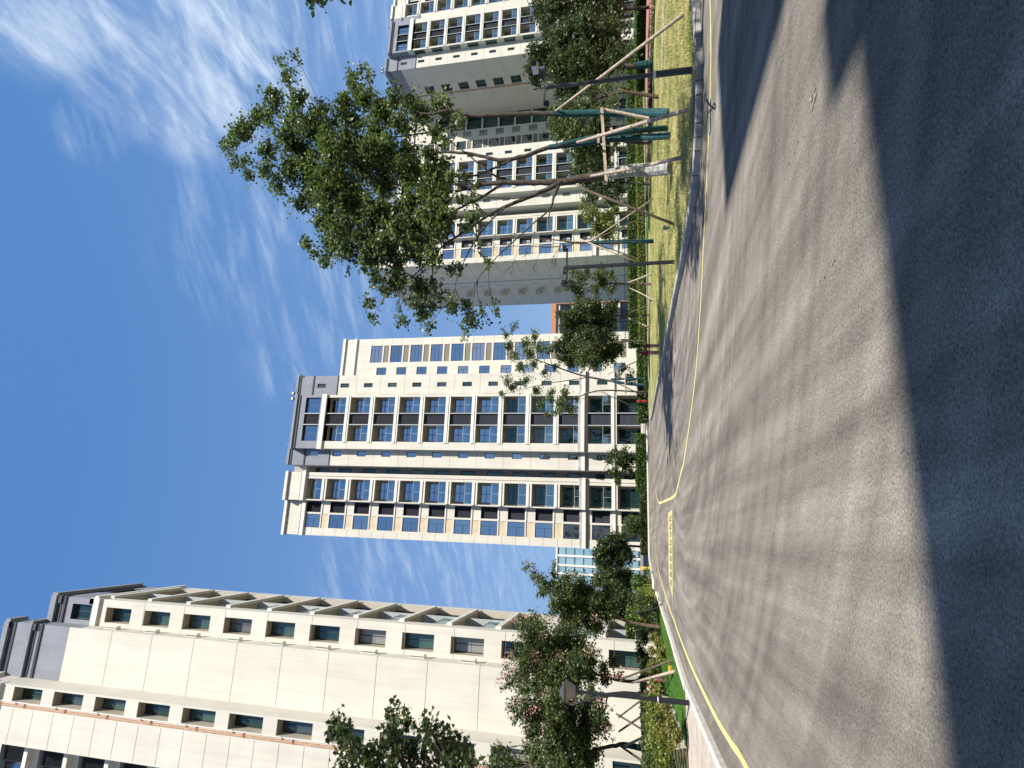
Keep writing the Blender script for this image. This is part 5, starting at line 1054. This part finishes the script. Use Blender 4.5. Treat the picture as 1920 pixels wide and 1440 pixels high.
shrub('tangled olive shrubs between the golden shrubs and the left block', [(1222,1318,14,27),(1218,1340,15,27),(1216,1365,16,26.5),(1216,1395,16,26),(1218,1425,17,25),(1230,1425,16,23.5),(1226,1392,15,24.5)], 'leaf_mid', .09, 2600, 26)
shrub('reddish-brown shrub in front of the central tower wing', [(1168,692,10,68),(1178,705,9,68),(1160,704,7,68)], 'leaf_mid', .2, 380, 68, group='shrubs before the central tower')

# ------------------------------------------------------------------ grass blades
def grass(name, label, pts, h0, h1, lm, w_=.006):
    n = len(pts); pts = np.asarray(pts); h = RNG.uniform(h0, h1, n)[:, None]; a = RNG.uniform(0, 6.283, n); d = np.stack([np.cos(a), np.sin(a), np.zeros(n)], 1)*w_
    lean = np.stack([RNG.normal(0, .5, n), RNG.normal(0, .5, n), np.ones(n)], 1)*h; V = np.stack([pts-d, pts+d, pts+lean], 1).reshape(-1, 3); loc = pts.mean(0); V -= loc
    me = bpy.data.meshes.new(name); me.vertices.add(n*3); me.vertices.foreach_set('co', V.ravel()); me.loops.add(n*3); me.loops.foreach_set('vertex_index', np.arange(n*3, dtype=np.int32))
    me.polygons.add(n); me.polygons.foreach_set('loop_start', np.arange(0, n*3, 3, dtype=np.int32)); me.polygons.foreach_set('loop_total', np.full(n, 3, dtype=np.int32)); me.materials.append(M[lm]); me.update(calc_edges=True)
    o = bpy.data.objects.new(name, me); col.objects.link(o); o.location = loc; tag(o, label, 'grass', kind='stuff'); return o
M['straw'] = mat('straw_blades', (.66, .55, .27), .8, .2, c2=(.24, .30, .07), vscale=1.1)
M['blade'] = mat('green_blades', (.10, .22, .03), .7, .3, c2=(.06, .15, .02), vscale=1.0)
def inside(pts, poly):
    x, y = pts[:, 0], pts[:, 1]; c = np.zeros(len(pts), bool); j = len(poly)-1
    for i in range(len(poly)):
        xi, yi, xj, yj = poly[i][0], poly[i][1], poly[j][0], poly[j][1]
        with np.errstate(divide='ignore', invalid='ignore'): c ^= ((yi > y) != (yj > y)) & (x < (xj-xi)*(y-yi)/(yj-yi)+xi)
        j = i
    return c
poly = [(p.x+.14, p.y+.14) for p in KERB_R]
c_ = np.stack([RNG.uniform(8, 26, 150000), 11.6+RNG.uniform(0, 1, 150000)**1.7*30, np.full(150000, .125)], 1); c_ = c_[inside(c_, poly)]
grass('grass', 'dry straw and green grass blades over the right lawn', c_, .03, .09, 'straw')
polyL = [(p.x-.12, p.y) for p in KL]+[(-5.6, 20.3), (-6.6, 20.8), (-7.4, 25), (-8.0, 30), (-9, 40), (-14, 44)]
c_ = np.stack([RNG.uniform(-9, -4.8, 60000), 20.3+RNG.uniform(0, 1, 60000)**1.5*28, np.full(60000, .12)], 1); c_ = c_[inside(c_, polyL)]
grass('grass', 'lush green grass blades over the left lawn', c_, .04, .10, 'blade')

# ------------------------------------------------------------------ street furniture
def lantern_post():
    g = gp(1293, 1318, .13); y = g.y; root = thing('lantern_post', (g.x, y, .12), 'black garden lantern post with smoked glass head among the flowering trees', 'street lamp')
    zt = at(1083, 1290, y).z; top = at(1083, 1291, y); x = g.x
    m_ = MB(); m_.tube([(x, y, .12), (x, y, 1.05)], [.075, .07], 14); m_.tube([(x, y, 1.05), (x, y, 1.10)], .085, 14); m_.tube([(x, y, 1.1), (x, y, zt)], [.052, .046], 12); m_.build('post', 'black', root, smooth=False)
    c = MB(); c.tube([(x, y, 1.0), (x, y, 1.03)], .079, 14); c.build('collar', 'wplast', root)
    h_ = MB()
    def ring(r, z): return [(x+r*math.cos(math.pi/4+k*math.pi/2), y+r*math.sin(math.pi/4+k*math.pi/2), z) for k in range(4)]
    r0, r1, r2 = ring(.17, zt+.06), ring(.36, zt+.38), ring(.02, zt+.56)
    g_ = MB()
    for k in range(4): g_.quad(r0[k], r0[(k+1) % 4], r1[(k+1) % 4], r1[k])
    g_.build('glass_shade', 'smoke', root)
    for k in range(4): h_.poly([r1[k], r1[(k+1) % 4], r2[k]]); h_.tube([r0[k], r1[k]], .013, 4); h_.tube([r1[k], r1[(k+1) % 4]], .016, 4); h_.tube([r0[k], r0[(k+1) % 4]], .013, 4)
    h_.poly(r0); h_.tube([(x, y, zt-.02), (x, y, zt+.07)], [.05, .09], 8); h_.build('lantern_cap', 'gpole', root); return root
lantern_post()
def cam_post():
    g = gp(1300, 131, .13); y, x = g.y, g.x; root = thing('camera_pole', (x, y, .12), 'thick grey pole with white box camera on a crossarm, nearest the kerb', 'camera pole', 'surveillance camera poles')
    zt = at(1019, 164, y).z
    m_ = MB(); zc = at(1227, 137, y).z; m_.tube([(x, y, .12), (x, y, zc)], [.082, .078], 16); m_.tube([(x, y, zc), (x, y, zt)], [.052, .045], 14); m_.build('post', 'gpole', root)
    c = MB(); c.tube([(x, y, zc-.03), (x, y, zc+.03)], .085, 16); c.build('collar', 'wplast', root)
    a = MB(); p0, p1 = at(1021, 123, y), at(1021, 196, y); a.box(p1.x, p0.x, y-.02, y+.02, zt-.06, zt-.01); a.tube([(x, y, zt), (x, y, zt+.28)], .012, 6)
    a.tube([(x, y, zt-.03), (p0.x-.1, y, zt+.12)], .022, 6); a.build('crossarm', 'gpole', root)
    k = MB(); q = p0; k.box(q.x-.13, q.x+.02, y-.16, y+.12, zt+.16, zt+.30, 0); k.box(q.x-.12, q.x+.01, y-.19, y-.165, zt+.17, zt+.29, 1); k.box(q.x-.08, q.x-.02, y-.02, y+.02, zt-.02, zt+.16, 0); k.build('box_camera', ['wplast', 'black'], root)
    k = MB(); q = p1; k.tube([(q.x+.02, y, zt-.02), (q.x+.02, y, zt-.12)], [.05, .09], 10); k.tube([(q.x+.02, y, zt-.12), (q.x+.02, y, zt-.16)], [.085, .04], 10); k.build('dome_camera', 'black', root)
    k = MB(); k.box(p0.x-.30, p0.x-.22, y-.10, y+.08, zt+.0, zt+.10); k.build('infrared_lamp', 'gpole', root); return root
cam_post()
def cam_post2():
    g = gp(1266, 491, .12); y, x = g.y, g.x; root = thing('camera_pole', (x, y, .12), 'slim square black post with two dark cameras on its crossarm', 'camera pole', 'surveillance camera poles')
    zt = at(1057, 497, y).z
    m_ = MB(); m_.box(x-.05, x+.05, y-.05, y+.05, .12, zt); m_.build('post', 'black', root)
    a = MB(); p0, p1 = at(1063, 466, y), at(1063, 532, y); za = (p0.z+p1.z)/2; a.box(p1.x, p0.x, y-.03, y+.03, za-.03, za+.03); a.build('crossarm', 'black', root)
    for q in (p0, p1):
        k = MB(); k.box(q.x-.07, q.x+.07, y-.2, y+.1, za+.04, za+.16, 0); k.tube([(q.x, y-.2, za+.1), (q.x, y-.23, za+.1)], .05, 8, 0); k.build('camera', 'black', root)
    k = MB(); q = at(1060, 510, y); k.tube([(q.x, y, za), (q.x, y, za+.14)], [.07, .10], 10); k.build('dome_camera', 'gpole', root)
    k = MB(); k.tube([(p0.x-.02, y, za+.03), (p0.x+.05, y, za+.22)], [.05, .09], 8); k.build('warning_lamp', 'wplast', root); return root
cam_post2()
def hydrant(px, py, b, label, s=1., key='pink'):
    p = gp(px, py, .12); p = CAM+(p-CAM)*(b/p.y); x, y = p.x, p.y; root = thing('hydrant', (x, y, .1), label, 'hydrant', 'fire water outlets beside the kerb')
    m_ = MB(); m_.tube([(x, y, .1), (x, y, .76*s)], .095*s, 14); m_.build('pipe', key, root)
    v = MB(); v.tube([(x, y, .72*s), (x, y, .76*s)], .13*s, 12); v.tube([(x, y, .76*s), (x, y, 1.0*s)], [.09*s, .075*s], 12); v.tube([(x, y, 1.0*s), (x, y, 1.06*s)], [.11*s, .06*s], 12)
    v.tube([(x, y, .88*s), (x, y-.2*s, .88*s)], .05*s, 10); v.tube([(x, y-.2*s, .88*s), (x, y-.24*s, .88*s)], .075*s, 10)
    v.tube([(x-.14*s, y, .9*s), (x+.14*s, y, .9*s)], .045*s, 10); v.tube([(x, y, 1.06*s), (x, y, 1.14*s)], .02*s, 6); v.build('valve', 'red', root)
    w_ = MB(); n = 12; c = [(x+.10*s*math.cos(2*math.pi*k/n), y+.10*s*math.sin(2*math.pi*k/n), 1.14*s) for k in range(n+1)]; w_.tube(c, .014*s, 5, cap=False); w_.tube([(x-.1*s, y, 1.14*s), (x+.1*s, y, 1.14*s)], .01*s, 4); w_.build('handwheel', 'red', root); return root
hydrant(1246, 648, 30.2, 'right one of the pair of pink pipes with red valves')
hydrant(1242, 661, 30.6, 'thicker left one of the pair of pink pipes with red valves', 1.12)
hydrant(1212, 752, 62, 'small all-red hydrant under the willow props', 1.15, 'red')
def sign(px, py, b, w_, h_, label):
    p = at(px, py, b); root = thing('notice_sign', (p.x, p.y, .12), label, 'sign', 'yellow notice plates in the left garden')
    m_ = MB(); m_.box(p.x-w_/2, p.x+w_/2, b-.012, b+.012, p.z-h_/2, p.z+h_/2); m_.build('plate', 'sign', root)
    t_ = MB()
    for k in range(3): t_.box(p.x-w_*.38, p.x+w_*(.36 if k < 2 else .1), b-.016, b-.0125, p.z+h_*(.28-.27*k)-.014, p.z+h_*(.28-.27*k)+.014)
    t_.build('lettering', 'poled', root); s_ = MB(); s_.box(p.x-.02, p.x+.02, b+.013, b+.04, .1, p.z+h_/2-.05); s_.build('stake', 'gpole', root)
sign(1249, 1144, 38.2, .28, .42, 'smaller yellow notice plate under the crepe myrtle with tall shoots')
sign(1264, 1255, 27.2, .24, .48, 'larger yellow notice plate beside the pale pole and stone edging')
p = at(1207, 1065, 66); r = thing('marker_post', (p.x, p.y, .1), 'short yellow marker post at the hedge corner', 'post'); m_ = MB(); m_.box(p.x-.14, p.x+.14, 65.9, 66.1, .1, 1.15); m_.build('post', 'ypost', r); m_ = MB(); m_.box(p.x-.16, p.x+.16, 65.88, 66.12, 1.15, 1.22); m_.build('cap', 'ypost', r)
p = gp(1257, 428, .12); r = thing('garden_spotlight', (p.x, p.y, .12), 'small blue-grey spotlight on a spike in the right lawn', 'spotlight'); m_ = MB(); m_.tube([(p.x, p.y, .1), (p.x, p.y, .22)], .012, 6); m_.build('spike', 'gpole', r); m_ = MB(); m_.tube([(p.x, p.y, .2), (p.x+.05, p.y-.03, .40)], [.06, .10], 12); m_.build('head', 'teal', r)
# drain grate and rubber hose over the kerb, cable in the grass
ga, gb_ = gp(1331, 192), gp(1331, 246)
r = thing('drain_grate', ((ga.x+gb_.x)/2, (ga.y+gb_.y)/2, 0), 'slotted iron drain grate in the gutter by the right kerb', 'drain'); m_ = MB(); d = (gb_-ga); n_ = Vector((-d.y, d.x, 0)).normalized()
m_.quad(*[(v.x, v.y, .004) for v in (ga-n_*.13, gb_-n_*.13, gb_+n_*.13, ga+n_*.13)]); m_.build('pit', 'black', r); m_ = MB()
for k in range(13):
    c = ga+d*(k/12.); e_ = d.normalized()*.035; m_.quad(*[(v.x, v.y, .012) for v in (c-e_-n_*.14, c+e_-n_*.14, c+e_+n_*.14, c-e_+n_*.14)])
m_.build('bars', 'kerb', r)
h_ = MB(); h_.tube(spline([gp(1334, 200, .01), gp(1330, 196, .1), gp(1324, 186, .19), gp(1318, 178, .22), gp(1316, 190, .2), gp(1314, 208, .14)], 5), .018, 8); o = h_.build('hose', 'black'); tag(o, 'thin black rubber hose looped over the kerb at the drain', 'hose')
h_ = MB(); h_.tube(spline([gp(x, y, .16) for x, y in ((1306, 8), (1303, 60), (1305, 110), (1300, 180), (1297, 250), (1291, 320), (1287, 390), (1284, 430))], 5), .010, 6); o = h_.build('cable', 'pole'); tag(o, 'thin pale cable lying along the dry grass', 'cable')
# stone edging and timber at the left bed
r = thing('stone_edging', (-7, 27, .1), 'low stacked pale stone edging behind the left lawn', 'edging'); rs = random.Random(8)
m_ = MB()
for k in range(34):
    t_ = k/33.; x = -6.55-1.35*t_+rs.uniform(-.08, .08); y = 21.2+9.6*t_; z = .1
    for lv in range(3): m_.box(x-.16+rs.uniform(-.04, .04), x+.14+rs.uniform(-.04, .04), y-.14, y+.13, z+lv*.115, z+lv*.115+.105)
m_.build('stones', 'stone', r)
r = thing('timber_deck', (-8, 19.5, .1), 'brown timber boards at the bottom left beside the shrubs', 'deck'); m_ = MB()
for k in range(7): m_.box(-13, -6.9-.12*k, 17.7+.26*k-.0, 17.7+.26*k+.235, .10, .20)
m_.build('boards', 'timber', r)
# checked cloth hanging on a rail
p = at(1224, 1287, 33); r = thing('checked_cloth', (p.x, 33, .1), 'red and white checked cloth hanging on a rail behind the border plants', 'cloth'); m_ = MB()
for i in range(5):
    for j in range(5):
        x = p.x-.34+i*.136; z = p.z-.3+j*.12; b0 = 33+.02*math.sin(i*1.7); b1 = 33+.02*math.sin((i+1)*1.7); m_.quad((x, b0, z), (x+.136, b1, z), (x+.136, b1, z+.12), (x, b0, z+.12), (i+j) % 2)
m_.build('cloth', ['red', 'white'], r); m_ = MB(); m_.tube([(p.x-.6, 33.02, p.z+.31), (p.x+.6, 33.02, p.z+.31)], .015, 6); m_.tube([(p.x-.6, 33.02, .1), (p.x-.6, 33.02, p.z+.31)], .015, 6); m_.tube([(p.x+.6, 33.02, .1), (p.x+.6, 33.02, p.z+.31)], .015, 6); m_.build('rail', 'gpole', r)
# metal fence behind the long hedge
r = thing('metal_fence', (40, 67, .1), 'dark metal railing fence behind the long tall hedge', 'fence'); m_ = MB()
for z in (.35, 1.3, 2.5): m_.box(22, 62, 66.9, 66.95, z, z+.06)
m_.build('rails', 'black', r); m_ = MB()
for x in np.arange(22, 62, .32): m_.box(x, x+.04, 66.89, 66.93, .1, 2.65)
m_.build('bars', 'black', r)
for x in (22, 32, 42, 52, 62): m_ = MB(); m_.box(x-.06, x+.06, 66.85, 66.99, .1, 2.9); m_.build('post', 'black', r)
r = thing('low_wall', (50, 46, .1), 'low white wall beyond the bright hedge of the red path', 'wall'); m_ = MB(); m_.box(48, 48.3, 30, 56, .1, .75); m_.build('wall', 'white', r); m_ = MB(); m_.box(47.95, 48.35, 30, 56, .751, .82); m_.build('coping', 'kerbw', r)
